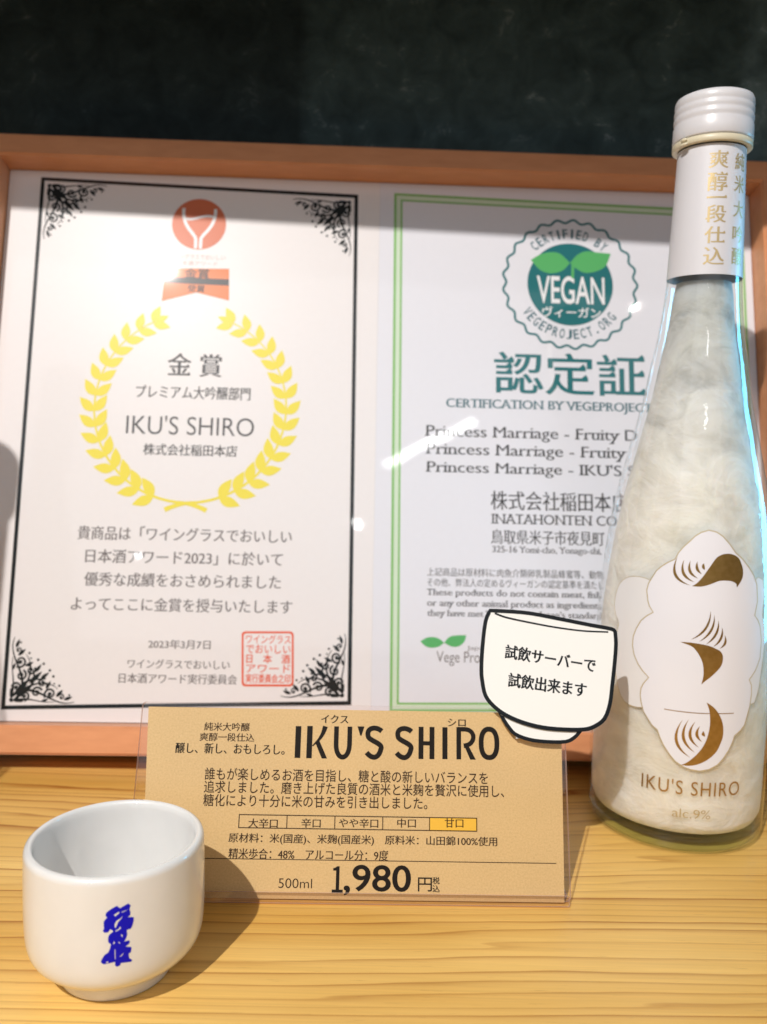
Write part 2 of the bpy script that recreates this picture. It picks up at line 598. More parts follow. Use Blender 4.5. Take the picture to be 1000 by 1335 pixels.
CARD_TITLE = [
    ('I', 58.67, 55.33, 2.29, 11.48),
    ('K', 65.68, 55.37, 6.87, 11.63),
    ('U', 75.42, 55.4, 6.02, 11.64),
    ("'", 82.06, 59.68, 2.59, 3.35),
    ('S', 87.19, 55.6, 6.03, 11.65),
    ('S', 98.4, 55.65, 6.04, 11.66),
    ('H', 106.74, 55.79, 5.76, 11.67),
    ('i', 113.66, 55.83, 1.73, 11.53),
    ('R', 121.31, 55.89, 6.64, 11.68),
    ('O', 130.26, 56.04, 6.94, 11.69)]
CARD_MISC = [
    ('cells', 38.31, 55.78, 73.29, 90.85, 108.04, 125.41, 29.32, 24.81),
    ('rule', 26.49, 154.37, 14.15),
    ('card', 2.23, 65.84, 4.07, 34.64, 157.5, 52.05, 157.05, 2.12, 75.94, 67.57, 77.8, 1.13)]
FRAME_REF = [(-187.24, 290.54), (-14.7, 286.72), (-186.27, 7.14), (-12.51, 11.9), (5.18, 287.46), (6.87, 12.35), (9.31, 282.65), (10.33, 15.06), (-100.64, 266.13), (-86.14, 266.65), (-101.37, 281.69), (-117.9, 240.47), (-83.42, 241.63), (-82.63, 222.96), (-116.92, 221.87), (-100.01, 226.73), (-100.46, 160.2), (-46.17, 161.64), (-98.17, 113.27), (-113.63, 213.38), (-85.94, 214.24), (-69.03, 47.59), (-42.6, 48.03), (-67.93, 20.05), (-41.73, 20.42), (102.25, 239.01), (138.83, 240.21), (102.81, 276.12), (102.61, 263.06), (126.47, 239.8)]
SEAL_LEAF_A = [(80.77, 252.03), (85.9, 255.32), (91.44, 256.85), (96.97, 256.15), (102.43, 250.99), (98.11, 246.4), (91.72, 244.63), (85.81, 246.43)]
SEAL_LEAF_B = [(102.43, 250.99), (106.33, 255.58), (111.07, 257.98), (116.61, 257.72), (125.15, 257.12), (122.44, 250.33), (118.11, 247.07), (111.27, 245.51), (106.2, 247.56)]
SEAL_STEM = [(103.28, 251.02), (104.98, 251.07), (104.41, 241.73), (102.94, 242.57)]
LOGO_LEAF_A = [(22.1, 44.05), (25.23, 45.85), (28.77, 46.3), (31.93, 45.38), (34.31, 43.47), (31.57, 41.49), (27.64, 40.85), (24.48, 41.77)]
LOGO_LEAF_B = [(34.31, 43.47), (36.66, 46.23), (39.81, 47.26), (45.74, 47.55), (44.57, 44.03), (41.81, 41.85), (38.26, 41.6)]
SEAL_TEXT = [
    ('VEGAN', 102.65, 235.49, 38.55, 15.88),
    ('ヴィーガン', 102.87, 222.76, 35.45, 6.13)]
STICKER = [(130.68, 105.45), (136.89, 105.28), (145.77, 104.73), (157.57, 102.76), (169.35, 100.65), (177.3, 99.34), (178.73, 98.2), (178.81, 93.53), (178.07, 87.14), (176.62, 77.66), (175.45, 71.13), (173.18, 65.76), (169.31, 62.91), (165.23, 61.72), (157.74, 61.6), (149.99, 62.16), (142.55, 63.83), (135.98, 66.51), (131.42, 69.78), (128.57, 73.39), (127.46, 78.18), (127.07, 83.01), (127.59, 91.65), (128.86, 101.29)]
STICKER_FOOT = [(133.98, 67.31), (135.38, 64.82), (137.06, 62.35), (139.6, 59.62), (144.72, 57.78), (151.0, 57.06), (158.46, 57.18), (161.96, 58.9), (164.05, 61.15), (165.26, 62.56), (157.74, 61.6), (149.99, 62.16), (142.55, 63.83), (135.98, 66.51)]
STICKER_RIM = [(132.44, 104.45), (136.85, 102.93), (145.69, 101.19), (155.99, 99.5), (166.3, 98.39), (176.06, 98.14)]
STICKER_TX = [(136.35, 90.09), (170.51, 85.27), (137.35, 79.5), (166.64, 76.06), (136.4, 92.69), (136.31, 87.49)]
CLOUD = [(-0.1209, 132.98), (-0.0308, 132.33), (0.0428, 130.75), (0.1268, 127.8), (0.2053, 124.2), (0.2875, 122.05), (0.386, 118.33), (0.4563, 115.18), (0.5051, 111.43), (0.5155, 104.98), (0.4697, 99.27), (0.5216, 97.26), (0.5638, 94.65), (0.5985, 88.92), (0.5891, 81.42), (0.5196, 76.71), (0.4307, 73.31), (0.4707, 70.95), (0.479, 67.14), (0.4652, 62.48), (0.4031, 54.84), (0.3443, 52.53), (0.2775, 50.85), (0.2626, 48.67), (0.2219, 45.29), (0.1642, 41.9), (0.0987, 39.11), (0.0087, 37.19), (-0.0883, 36.4), (-0.1848, 36.74), (-0.2652, 37.67), (-0.3468, 39.46), (-0.4144, 42.23), (-0.4752, 45.32), (-0.5205, 48.5), (-0.5491, 51.16), (-0.6096, 52.6), (-0.6556, 54.78), (-0.7122, 57.5), (-0.7449, 61.07), (-0.7594, 64.15), (-0.7548, 66.76), (-0.7314, 68.87), (-0.6748, 71.87), (-0.7497, 74.15), (-0.8096, 76.55), (-0.8642, 79.96), (-0.8912, 83.6), (-0.8887, 87.47), (-0.8564, 90.9), (-0.8076, 94.39), (-0.748, 96.66), (-0.6721, 98.67), (-0.7216, 100.89), (-0.7447, 102.95), (-0.7696, 107.19), (-0.7548, 110.07), (-0.7161, 112.74), (-0.6777, 115.39), (-0.6203, 117.48), (-0.5543, 119.26), (-0.4799, 120.74), (-0.443, 123.59), (-0.3881, 126.17), (-0.3319, 128.12), (-0.2752, 130.34), (-0.2079, 131.96)]
SIDE_CLOUD_L = [(-1.0294, 111.11), (-0.8585, 112.04), (-0.7208, 111.17), (-0.6843, 104.21), (-0.6152, 66.91), (-0.6374, 59.74), (-0.7412, 58.85), (-0.8241, 58.4), (-0.9459, 59.13), (-1.0304, 62.51), (-1.0999, 69.03), (-1.1429, 78.5), (-1.135, 85.79), (-1.1114, 91.22), (-1.1786, 94.6), (-1.2107, 98.62), (-1.2035, 103.57), (-1.1532, 107.8)]
SIDE_CLOUD_R = [(0.5339, 114.41), (0.6205, 112.96), (0.6457, 107.04), (0.6031, 99.45), (0.6544, 93.03), (0.6591, 83.59), (0.6225, 74.31), (0.5946, 68.13), (0.5378, 63.38), (0.4526, 62.85), (0.3979, 67.47), (0.4042, 75.28), (0.3771, 100.1), (0.4308, 112.19)]
GOLD_A = [(-0.28, 110.7), (-0.2328, 111.87), (-0.1705, 114.57), (-0.1313, 116.74), (-0.0913, 118.91), (-0.0338, 121.99), (0.0137, 123.23), (0.0721, 123.87), (0.1374, 123.9), (0.1956, 123.29), (0.246, 122.07), (0.2771, 119.95), (0.2981, 117.51), (0.2877, 114.2), (0.2183, 110.63), (0.2131, 112.14), (0.1794, 112.9), (0.1233, 113.36), (0.0165, 113.31), (-0.0844, 111.85), (-0.1824, 110.77)]
GOLD_B = [(-0.3693, 88.25), (-0.2634, 88.34), (-0.1366, 87.92), (-0.0553, 87.29), (0.0034, 86.41), (0.0552, 85.39), (0.0837, 83.55), (0.0834, 81.08), (0.0651, 79.22), (0.0182, 77.03), (-0.0362, 74.96), (-0.0825, 73.49), (-0.128, 71.84), (-0.1154, 74.04), (-0.1112, 76.53), (-0.1248, 80.22), (-0.1611, 83.23), (-0.2039, 85.43), (-0.2534, 86.98)]
GOLD_C = [(-0.061, 64.67), (0.0069, 63.04), (0.0602, 61.04), (0.1081, 58.06), (0.136, 54.74), (0.1388, 50.79), (0.1138, 47.65), (0.0799, 44.82), (0.0287, 42.6), (-0.0304, 40.79), (-0.1089, 39.21), (-0.1951, 38.3), (-0.2857, 38.21), (-0.236, 39.24), (-0.1909, 40.7), (-0.1311, 43.12), (-0.0794, 45.93), (-0.0436, 48.84), (-0.0239, 51.71), (-0.0127, 54.87), (-0.0134, 57.7), (-0.0276, 61.44)]
STRIPES = [[(-0.4482, 122.24), (-0.4684, 120.63), (-0.4823, 119.14), (-0.4899, 117.77), (-0.4913, 116.53), (-0.4866, 115.4), (-0.4758, 114.4), (-0.459, 113.52), (-0.4363, 112.76), (-0.4078, 112.13), (-0.3735, 111.6), (-0.3334, 111.2), (-0.2875, 110.9), (-0.3251, 111.36), (-0.3584, 111.9), (-0.3873, 112.54), (-0.412, 113.25), (-0.4322, 114.06), (-0.4481, 114.95), (-0.4596, 115.94), (-0.4665, 117.02), (-0.4689, 118.19), (-0.4667, 119.45), (-0.4598, 120.8)], [(-0.379, 120.97), (-0.391, 119.81), (-0.3989, 118.72), (-0.4026, 117.71), (-0.4022, 116.79), (-0.3978, 115.95), (-0.3892, 115.19), (-0.3767, 114.52), (-0.3602, 113.93), (-0.3397, 113.42), (-0.3153, 112.99), (-0.2869, 112.64), (-0.2544, 112.36), (-0.2786, 112.8), (-0.3002, 113.29), (-0.3194, 113.83), (-0.3361, 114.42), (-0.3503, 115.06), (-0.362, 115.75), (-0.3712, 116.49), (-0.3779, 117.28), (-0.382, 118.13), (-0.3836, 119.03), (-0.3826, 119.97)], [(-0.3084, 120.79), (-0.3193, 119.88), (-0.3268, 119.03), (-0.3309, 118.24), (-0.3316, 117.51), (-0.3289, 116.85), (-0.3229, 116.24), (-0.3136, 115.7), (-0.3009, 115.22), (-0.285, 114.8), (-0.2657, 114.44), (-0.2431, 114.14), (-0.2172, 113.89), (-0.2347, 114.29), (-0.2503, 114.72), (-0.2642, 115.18), (-0.2763, 115.67), (-0.2866, 116.19), (-0.2951, 116.75), (-0.3019, 117.34), (-0.3068, 117.96), (-0.3099, 118.62), (-0.3113, 119.31), (-0.3108, 120.04)], [(-0.2339, 120.52), (-0.2421, 119.94), (-0.2479, 119.38), (-0.2514, 118.86), (-0.2527, 118.37), (-0.2517, 117.91), (-0.2485, 117.49), (-0.243, 117.1), (-0.2352, 116.74), (-0.2252, 116.41), (-0.213, 116.12), (-0.1985, 115.86), (-0.1818, 115.63), (-0.1897, 115.99), (-0.1969, 116.35), (-0.2036, 116.73), (-0.2095, 117.11), (-0.2149, 117.5), (-0.2195, 117.91), (-0.2236, 118.32), (-0.2269, 118.74), (-0.2297, 119.17), (-0.2317, 119.61), (-0.2332, 120.06)], [(-0.1669, 119.93), (-0.173, 119.66), (-0.1779, 119.41), (-0.1814, 119.16), (-0.1836, 118.92), (-0.1844, 118.69), (-0.184, 118.47), (-0.1822, 118.26), (-0.1792, 118.06), (-0.1748, 117.87), (-0.1691, 117.69), (-0.1621, 117.51), (-0.1538, 117.35), (-0.1527, 117.58), (-0.152, 117.8), (-0.1517, 118.03), (-0.1518, 118.25), (-0.1523, 118.47), (-0.1531, 118.68), (-0.1544, 118.9), (-0.1561, 119.11), (-0.1582, 119.32), (-0.1607, 119.52), (-0.1636, 119.73)], [(-0.071, 101.54), (-0.0741, 100.25), (-0.0797, 99.01), (-0.0877, 97.82), (-0.098, 96.69), (-0.1106, 95.61), (-0.1255, 94.58), (-0.1427, 93.61), (-0.1622, 92.69), (-0.1838, 91.82), (-0.2077, 90.99), (-0.2338, 90.21), (-0.262, 89.47), (-0.2276, 90.07), (-0.1965, 90.73), (-0.1686, 91.47), (-0.1441, 92.27), (-0.1229, 93.15), (-0.105, 94.11), (-0.0906, 95.15), (-0.0796, 96.26), (-0.0721, 97.46), (-0.0681, 98.74), (-0.0678, 100.1)], [(-0.0294, 99.92), (-0.0313, 98.81), (-0.0351, 97.73), (-0.0408, 96.69), (-0.0485, 95.69), (-0.0581, 94.72), (-0.0695, 93.79), (-0.0829, 92.89), (-0.098, 92.03), (-0.1149, 91.21), (-0.1337, 90.41), (-0.1541, 89.65), (-0.1762, 88.91), (-0.1476, 89.52), (-0.1218, 90.19), (-0.0989, 90.9), (-0.0788, 91.67), (-0.0618, 92.49), (-0.0478, 93.37), (-0.0368, 94.31), (-0.029, 95.31), (-0.0243, 96.37), (-0.0228, 97.5), (-0.0245, 98.68)], [(0.0172, 97.78), (0.0158, 96.82), (0.0128, 95.89), (0.0081, 94.99), (0.0019, 94.11), (-0.0059, 93.26), (-0.0153, 92.44), (-0.0262, 91.65), (-0.0386, 90.88), (-0.0525, 90.14), (-0.0677, 89.41), (-0.0843, 88.71), (-0.1024, 88.04), (-0.0775, 88.6), (-0.0553, 89.2), (-0.0358, 89.84), (-0.0187, 90.53), (-0.0043, 91.26), (0.0073, 92.05), (0.0162, 92.88), (0.0221, 93.76), (0.0253, 94.69), (0.0255, 95.67), (0.0228, 96.7)], [(0.0588, 95.11), (0.0593, 94.32), (0.0583, 93.56), (0.0558, 92.82), (0.0518, 92.1), (0.0465, 91.41), (0.0396, 90.73), (0.0314, 90.08), (0.0221, 89.45), (0.0113, 88.83), (-0.0008, 88.24), (-0.0143, 87.67), (-0.0291, 87.12), (-0.0072, 87.56), (0.0121, 88.04), (0.0288, 88.56), (0.0429, 89.12), (0.0543, 89.72), (0.0632, 90.37), (0.0694, 91.05), (0.0729, 91.77), (0.0736, 92.54), (0.0715, 93.35), (0.0665, 94.21)], [(0.091, 91.98), (0.0939, 91.43), (0.0954, 90.89), (0.0956, 90.38), (0.0946, 89.88), (0.0925, 89.39), (0.0891, 88.92), (0.0844, 88.46), (0.0784, 88.03), (0.0711, 87.61), (0.0625, 87.2), (0.0527, 86.81), (0.0416, 86.44), (0.0601, 86.72), (0.0761, 87.03), (0.0895, 87.37), (0.1004, 87.74), (0.1085, 88.15), (0.114, 88.59), (0.1168, 89.07), (0.1168, 89.59), (0.1142, 90.14), (0.1092, 90.72), (0.1014, 91.33)], [(-0.2943, 56.88), (-0.3215, 55.15), (-0.3423, 53.49), (-0.3567, 51.92), (-0.3645, 50.43), (-0.3659, 49.03), (-0.3607, 47.72), (-0.3489, 46.51), (-0.3307, 45.38), (-0.3059, 44.33), (-0.2747, 43.37), (-0.2368, 42.48), (-0.1923, 41.64), (-0.2276, 42.59), (-0.2579, 43.59), (-0.2833, 44.64), (-0.3038, 45.74), (-0.3195, 46.91), (-0.3304, 48.14), (-0.3364, 49.44), (-0.3376, 50.8), (-0.334, 52.23), (-0.3256, 53.72), (-0.3123, 55.27)], [(-0.2322, 57.31), (-0.2561, 55.81), (-0.2744, 54.38), (-0.2869, 53.01), (-0.2939, 51.71), (-0.2951, 50.48), (-0.2907, 49.32), (-0.2806, 48.24), (-0.2648, 47.23), (-0.2433, 46.28), (-0.2161, 45.39), (-0.1831, 44.57), (-0.1441, 43.79), (-0.1737, 44.67), (-0.1992, 45.59), (-0.2206, 46.56), (-0.2379, 47.56), (-0.2512, 48.61), (-0.2604, 49.71), (-0.2657, 50.85), (-0.267, 52.05), (-0.2643, 53.29), (-0.2576, 54.58), (-0.2469, 55.92)], [(-0.1642, 56.6), (-0.1868, 55.48), (-0.2044, 54.4), (-0.2171, 53.36), (-0.2249, 52.37), (-0.2278, 51.42), (-0.2258, 50.52), (-0.2189, 49.66), (-0.2071, 48.85), (-0.1903, 48.09), (-0.1685, 47.36), (-0.1417, 46.68), (-0.1097, 46.02), (-0.1322, 46.76), (-0.1513, 47.52), (-0.1671, 48.3), (-0.1797, 49.11), (-0.189, 49.94), (-0.1951, 50.81), (-0.1979, 51.7), (-0.1976, 52.62), (-0.1941, 53.58), (-0.1873, 54.56), (-0.1774, 55.56)], [(-0.1139, 54.93), (-0.1293, 54.26), (-0.1414, 53.61), (-0.1503, 52.98), (-0.1559, 52.38), (-0.1583, 51.8), (-0.1574, 51.25), (-0.1533, 50.73), (-0.1459, 50.23), (-0.1353, 49.75), (-0.1214, 49.3), (-0.1041, 48.87), (-0.0835, 48.45), (-0.0945, 48.94), (-0.1039, 49.43), (-0.1118, 49.93), (-0.1181, 50.44), (-0.1229, 50.96), (-0.1262, 51.49), (-0.128, 52.04), (-0.1282, 52.59), (-0.1269, 53.16), (-0.1241, 53.74), (-0.1198, 54.33)], [(-0.0746, 52.89), (-0.081, 52.6), (-0.086, 52.33), (-0.0895, 52.08), (-0.0916, 51.85), (-0.0922, 51.64), (-0.0913, 51.45), (-0.0889, 51.28), (-0.0851, 51.13), (-0.0797, 51.0), (-0.0729, 50.88), (-0.0646, 50.79), (-0.0548, 50.72), (-0.0553, 50.91), (-0.056, 51.11), (-0.0569, 51.3), (-0.058, 51.49), (-0.0594, 51.67), (-0.0609, 51.85), (-0.0627, 52.03), (-0.0646, 52.21), (-0.0668, 52.38), (-0.0692, 52.56), (-0.0718, 52.72)]]
THIN_LINE = [(-0.4892, 60.2), (-0.3384, 60.14), (-0.142, 60.12), (0.0614, 60.26), (0.2488, 60.23)]
NECK_TEXT = [
    ('爽', -0.1978, 280.21, 0.5738, 6.9),
    ('醇', -0.1616, 271.5, 0.5663, 7.53),
    ('一', -0.1055, 265.32, 0.4984, 1.2),
    ('段', -0.1116, 258.84, 0.5562, 6.95),
    ('仕', -0.1019, 250.52, 0.5474, 6.66),
    ('込', -0.0711, 242.18, 0.5422, 6.98),
    ('純', 0.6047, 279.93, 0.5083, 6.54),
    ('米', 0.6577, 271.14, 0.5462, 6.88),
    ('大', 0.6607, 261.32, 0.5372, 6.6),
    ('吟', 0.6636, 251.46, 0.5285, 6.94),
    ('醸', 0.6605, 242.62, 0.5157, 6.97)]
BOTTLE_TEXT = [
    ("IKU'S SHIRO", -0.1508, 28.95, 1.077, 6.04),
    ('alc.9%', -0.1437, 18.27, 0.4038, 3.85)]
CREST = [[(0.3099, 35.1), (0.3339, 34.5), (0.3443, 34.31), (0.4, 34.98), (0.4246, 35.25), (0.4505, 34.49), (0.4419, 34.03), (0.4382, 33.24), (0.4486, 32.37), (0.4379, 31.62), (0.4217, 31.21), (0.4809, 30.84), (0.4691, 28.78), (0.4491, 27.68), (0.409, 27.52), (0.4137, 26.27), (0.3981, 24.94), (0.3806, 24.2), (0.4296, 24.36), (0.4402, 23.83), (0.4261, 23.19), (0.3945, 22.65), (0.4544, 22.16), (0.446, 20.53), (0.4297, 20.43), (0.4333, 18.93), (0.4605, 18.32), (0.4584, 17.81), (0.4334, 17.73), (0.3487, 17.98), (0.3381, 17.3), (0.3065, 17.03), (0.2892, 17.53), (0.2915, 18.57), (0.2441, 18.45), (0.1743, 18.24), (0.1501, 18.82), (0.1539, 19.65), (0.1894, 21.13), (0.2243, 21.77), (0.2492, 23.98), (0.2252, 24.58), (0.2221, 26.12), (0.2395, 27.08), (0.2741, 27.77), (0.2432, 28.48), (0.2224, 27.64), (0.1845, 27.64), (0.1694, 28.28), (0.1813, 28.86), (0.1782, 30.88), (0.2129, 32.01), (0.1992, 32.44), (0.2049, 33.44), (0.2615, 34.48)], [(0.2784, 32.6), (0.3303, 33.3), (0.3385, 32.96), (0.2955, 32.03)], [(0.2861, 29.75), (0.3056, 30.78), (0.3402, 31.23), (0.3681, 31.91), (0.3576, 31.25), (0.3228, 30.3), (0.2983, 28.68), (0.2881, 28.93)], [(0.3579, 33.17), (0.4277, 33.55), (0.3997, 33.22), (0.3613, 32.85)], [(0.2913, 27.86), (0.3293, 28.35), (0.3433, 28.99), (0.35, 28.25), (0.3016, 27.56)], [(0.3497, 26.62), (0.367, 26.33), (0.3634, 25.54), (0.3531, 26.1)], [(0.2804, 24.9), (0.2906, 24.23), (0.2733, 23.89), (0.2699, 24.21)], [(0.3217, 24.62), (0.3424, 24.1), (0.3354, 23.82), (0.3265, 24.17)], [(0.3349, 19.94), (0.3769, 20.97), (0.3699, 20.49), (0.3489, 19.87)], [(0.1955, 18.82), (0.2199, 19.06), (0.2233, 18.63), (0.2093, 18.46)], [(0.2854, 22.37), (0.293, 22.34), (0.2951, 19.4), (0.2875, 19.43)]]

# small ceiling lamps behind the viewer whose mirror images show in the glossy films
def bar_lamp(name, a, b, width, target, power, color=(1, 1, 1)):
    a, b, t = Vector(a), Vector(b), Vector(target)
    d = bpy.data.lights.new(name, 'AREA')
    d.shape = 'RECTANGLE'; d.size = (b-a).length; d.size_y = width; d.energy = power; d.color = color
    o = bpy.data.objects.new(name, d)
    COL.objects.link(o)
    c = (a+b)/2
    z = (c-t).normalized(); x = (b-a).normalized(); y = z.cross(x).normalized(); x = y.cross(z)
    o.matrix_world = Matrix(((x.x, y.x, z.x, c.x), (x.y, y.y, z.y, c.y), (x.z, y.z, z.z, c.z), (0, 0, 0, 1)))
    return o
bar_lamp('tube_lamp', (0.0793, -0.6333, 0.6604), (0.2549, -0.5797, 0.742), 0.016, (0.02, 0.45, 0.15), 0.2)
area_lamp('small_downlight', (0.0313, -0.6738, 0.56), (0, 0.45, 0.1), 0.012, 0.03)
area_lamp('small_downlight', (-0.3739, -0.6794, 0.4752), (-0.12, 0.45, 0.1), 0.011, 0.02)

# ------------------------------------------------------------------ materials of the place
def wood_mat():
    m, nt, b = new_mat('pine_board'); g = G(nt)
    co = g.coords((1, 1, 1), (0, 0, math.radians(-1.5)))
    sep = g.n('ShaderNodeSeparateXYZ'); g.l(co, sep.inputs[0])
    # growth rings: straight and close at the front edge, wider figure towards the back
    big = g.noise(g.coords((1.6, 5, 1), (0, 0, math.radians(-1.5)), (3.1, 0.7, 0)), 1.5, 2, 0.5)
    mid = g.noise(g.coords((6, 26, 1)), 1.7, 3, 0.55)
    back = g.math('SMOOTH_MAX', g.math('SUBTRACT', sep.outputs[1], 0.27), 0.0, 0.05)
    y = g.math('ADD', sep.outputs[1], g.math('MULTIPLY', g.math('SUBTRACT', big, 0.5), g.math('MULTIPLY_ADD', back, 0.55, 0.022)))
    y = g.math('ADD', y, g.math('MULTIPLY', g.math('SUBTRACT', mid, 0.5), 0.0035))
    y = g.math('SUBTRACT', y, g.math('MULTIPLY', g.math('MULTIPLY', back, back), 1.3))
    spc = g.noise(g.coords((0.4, 60, 1), (0, 0, math.radians(-1.5)), (7, 2, 0)), 1.0, 2)
    y = g.math('ADD', y, g.math('MULTIPLY', spc, 0.022))
    yy = g.math('MULTIPLY', y, 205.0)
    f = g.math('FRACT', yy)
    ident = g.n('ShaderNodeTexWhiteNoise', noise_dimensions='1D'); g.l(g.math('FLOOR', yy), ident.inputs['W'])
    ring = g.ramp(f, [(0.0, (0.0, 0.0, 0.0)), (0.35, (0.06, 0.06, 0.06)), (0.70, (0.22, 0.22, 0.22)), (0.85, (0.60, 0.60, 0.60)), (0.93, (1, 1, 1)), (0.97, (0.8, 0.8, 0.8)), (1.0, (0.0, 0.0, 0.0))])
    vary = g.noise(g.coords((2.5, 22, 1), (0, 0, 0), (1, 5, 0)), 2.0, 2)
    fac = g.math('MULTIPLY', ring, g.math('MULTIPLY', g.ramp(vary, [(0.3, (0.5, 0.5, 0.5)), (0.6, (1, 1, 1))]), g.math('MULTIPLY_ADD', ident.outputs['Value'], 0.85, 0.30)))
    tone = g.noise(g.coords((1, 6, 1)), 5.0, 3)
    base = g.ramp(tone, [(0.30, (0.74, 0.425, 0.095)), (0.70, (0.92, 0.61, 0.20))])
    col = g.mix(fac, base, (0.36, 0.125, 0.016))
    fib = g.noise(g.coords((14, 900, 1)), 1.0, 4, 0.65)
    col = g.mix(0.5, col, g.ramp(fib, [(0.3, (0.80, 0.78, 0.74)), (0.7, (1.08, 1.08, 1.06))]), 'MULTIPLY')
    pores = g.noise(g.coords((90, 1500, 1)), 1.0, 2, 0.5)
    col = g.mix(g.ramp(pores, [(0.66, (0, 0, 0)), (0.76, (0.35, 0.35, 0.35))]), col, (0.30, 0.14, 0.04))
    g.l(col, b.inputs['Base Color'])
    g.l(g.ramp(fib, [(0.3, (0.30, 0.30, 0.30)), (0.7, (0.46, 0.46, 0.46))]), b.inputs['Roughness'])
    b.inputs['Specular IOR Level'].default_value = 0.4
    g.bump(fib, 0.12, 0.0003, b.inputs['Normal'])
    return m

def wall_mat():
    m, nt, b = new_mat('dark_wallpaper'); g = G(nt)
    co = g.coords()
    n1 = g.noise(co, 55, 6, 0.6, 0.6)
    n2 = g.noise(g.coords((1, 1, 1.6), (0, 0.5, 0)), 28, 5, 0.6, 1.5)
    col = g.ramp(n1, [(0.3, (0.024, 0.042, 0.042)), (0.62, (0.062, 0.100, 0.100)), (0.85, (0.11, 0.16, 0.16))])
    ridge = g.math('ABSOLUTE', g.math('SUBTRACT', n2, 0.5))
    fleck = g.math('MULTIPLY', g.ramp(ridge, [(0.0, (1, 1, 1)), (0.018, (0, 0, 0))]), g.ramp(n1, [(0.55, (0, 0, 0)), (0.7, (1, 1, 1))]))
    col = g.mix(g.math('MULTIPLY', fleck, 0.8), col, (0.30, 0.34, 0.34))
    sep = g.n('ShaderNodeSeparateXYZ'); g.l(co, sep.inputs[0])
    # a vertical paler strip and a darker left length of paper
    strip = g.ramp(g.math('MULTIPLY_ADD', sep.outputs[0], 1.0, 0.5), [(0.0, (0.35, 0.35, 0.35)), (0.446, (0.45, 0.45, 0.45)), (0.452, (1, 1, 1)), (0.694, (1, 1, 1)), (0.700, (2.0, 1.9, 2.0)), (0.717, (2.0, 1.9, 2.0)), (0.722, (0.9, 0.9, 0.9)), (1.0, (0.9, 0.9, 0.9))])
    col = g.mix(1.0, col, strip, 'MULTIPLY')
    g.l(col, b.inputs['Base Color'])
    b.inputs['Roughness'].default_value = 0.7
    b.inputs['Specular IOR Level'].default_value = 0.25
    g.bump(n2, 0.35, 0.002, b.inputs['Normal'])
    return m

def frame_mat():
    m, nt, b = new_mat('salmon_wood'); g = G(nt)
    f = g.noise(g.coords((40, 160, 160)), 1.5, 4, 0.6)
    f2 = g.noise(g.coords((6, 30, 30)), 2.5, 3, 0.6)
    col = g.mix(0.5, g.ramp(f, [(0.3, (0.63, 0.26, 0.115)), (0.7, (0.77, 0.345, 0.165))]), g.ramp(f2, [(0.3, (0.64, 0.27, 0.12)), (0.7, (0.75, 0.345, 0.17))]))
    g.l(col, b.inputs['Base Color'])
    b.inputs['Roughness'].default_value = 0.42
    g.bump(f, 0.12, 0.0004, b.inputs['Normal'])
    return m

def film_paper(name, color, wob, seed):
    """white print under a glossy clear film"""
    m, nt, b = new_mat(name); g = G(nt)
    n = g.noise(g.coords((1, 1, 1), (0, 0, 0), (seed, 0, 0)), 300, 3, 0.6)
    g.l(g.mix(0.5, color, g.ramp(n, [(0.3, tuple(c*0.97 for c in color)), (0.7, color)])), b.inputs['Base Color'])
    b.inputs['Roughness'].default_value = 0.33
    b.inputs['Specular IOR Level'].default_value = 0.14
    b.inputs['Coat Weight'].default_value = 0.85
    b.inputs['Coat Roughness'].default_value = 0.03
    w = g.noise(g.coords((1, 1, 1), (0, 0, 0), (seed, 3, 0)), 14, 2, 0.5)
    w2 = g.noise(g.coords((1, 1, 1), (0, 0, 0), (seed, 9, 0)), 110, 2, 0.5)
    h = g.math('ADD', w, g.math('MULTIPLY', w2, 0.04))
    g.bump(h, wob, 0.004, b.inputs['Coat Normal'])
    return m

def film_ink(name, color, rough=0.33):
    m, nt, b = new_mat(name)
    b.inputs['Base Color'].default_value = (*color, 1)
    b.inputs['Roughness'].default_value = rough
    b.inputs['Specular IOR Level'].default_value = 0.14
    b.inputs['Coat Weight'].default_value = 0.85
    b.inputs['Coat Roughness'].default_value = 0.03
    return m

def kraft_mat():
    m, nt, b = new_mat('kraft_board'); g = G(nt)
    n = g.noise(g.coords((1, 1, 1)), 1500, 4, 0.7)
    n2 = g.noise(g.coords((1, 2.5, 1), (0, 0, 0.6)), 420, 3, 0.6)
    n3 = g.noise(g.coords(), 30, 3, 0.5)
    col = g.ramp(n, [(0.28, (0.55, 0.37, 0.15)), (0.5, (0.64, 0.435, 0.195)), (0.75, (0.70, 0.495, 0.24))])
    col = g.mix(g.ramp(n2, [(0.68, (0, 0, 0)), (0.78, (0.55, 0.55, 0.55))]), col, (0.76, 0.56, 0.31))
    col = g.mix(g.ramp(n2, [(0.24, (0.5, 0.5, 0.5)), (0.32, (0, 0, 0))]), col, (0.36, 0.20, 0.08))
    col = g.mix(0.25, col, g.ramp(n3, [(0.3, (0.85, 0.85, 0.85)), (0.7, (1.1, 1.1, 1.1))]), 'MULTIPLY')
    g.l(col, b.inputs['Base Color'])
    b.inputs['Roughness'].default_value = 0.55
    b.inputs['Coat Weight'].default_value = 0.35
    b.inputs['Coat Roughness'].default_value = 0.06
    g.bump(n, 0.08, 0.0002, b.inputs['Normal'])
    return m

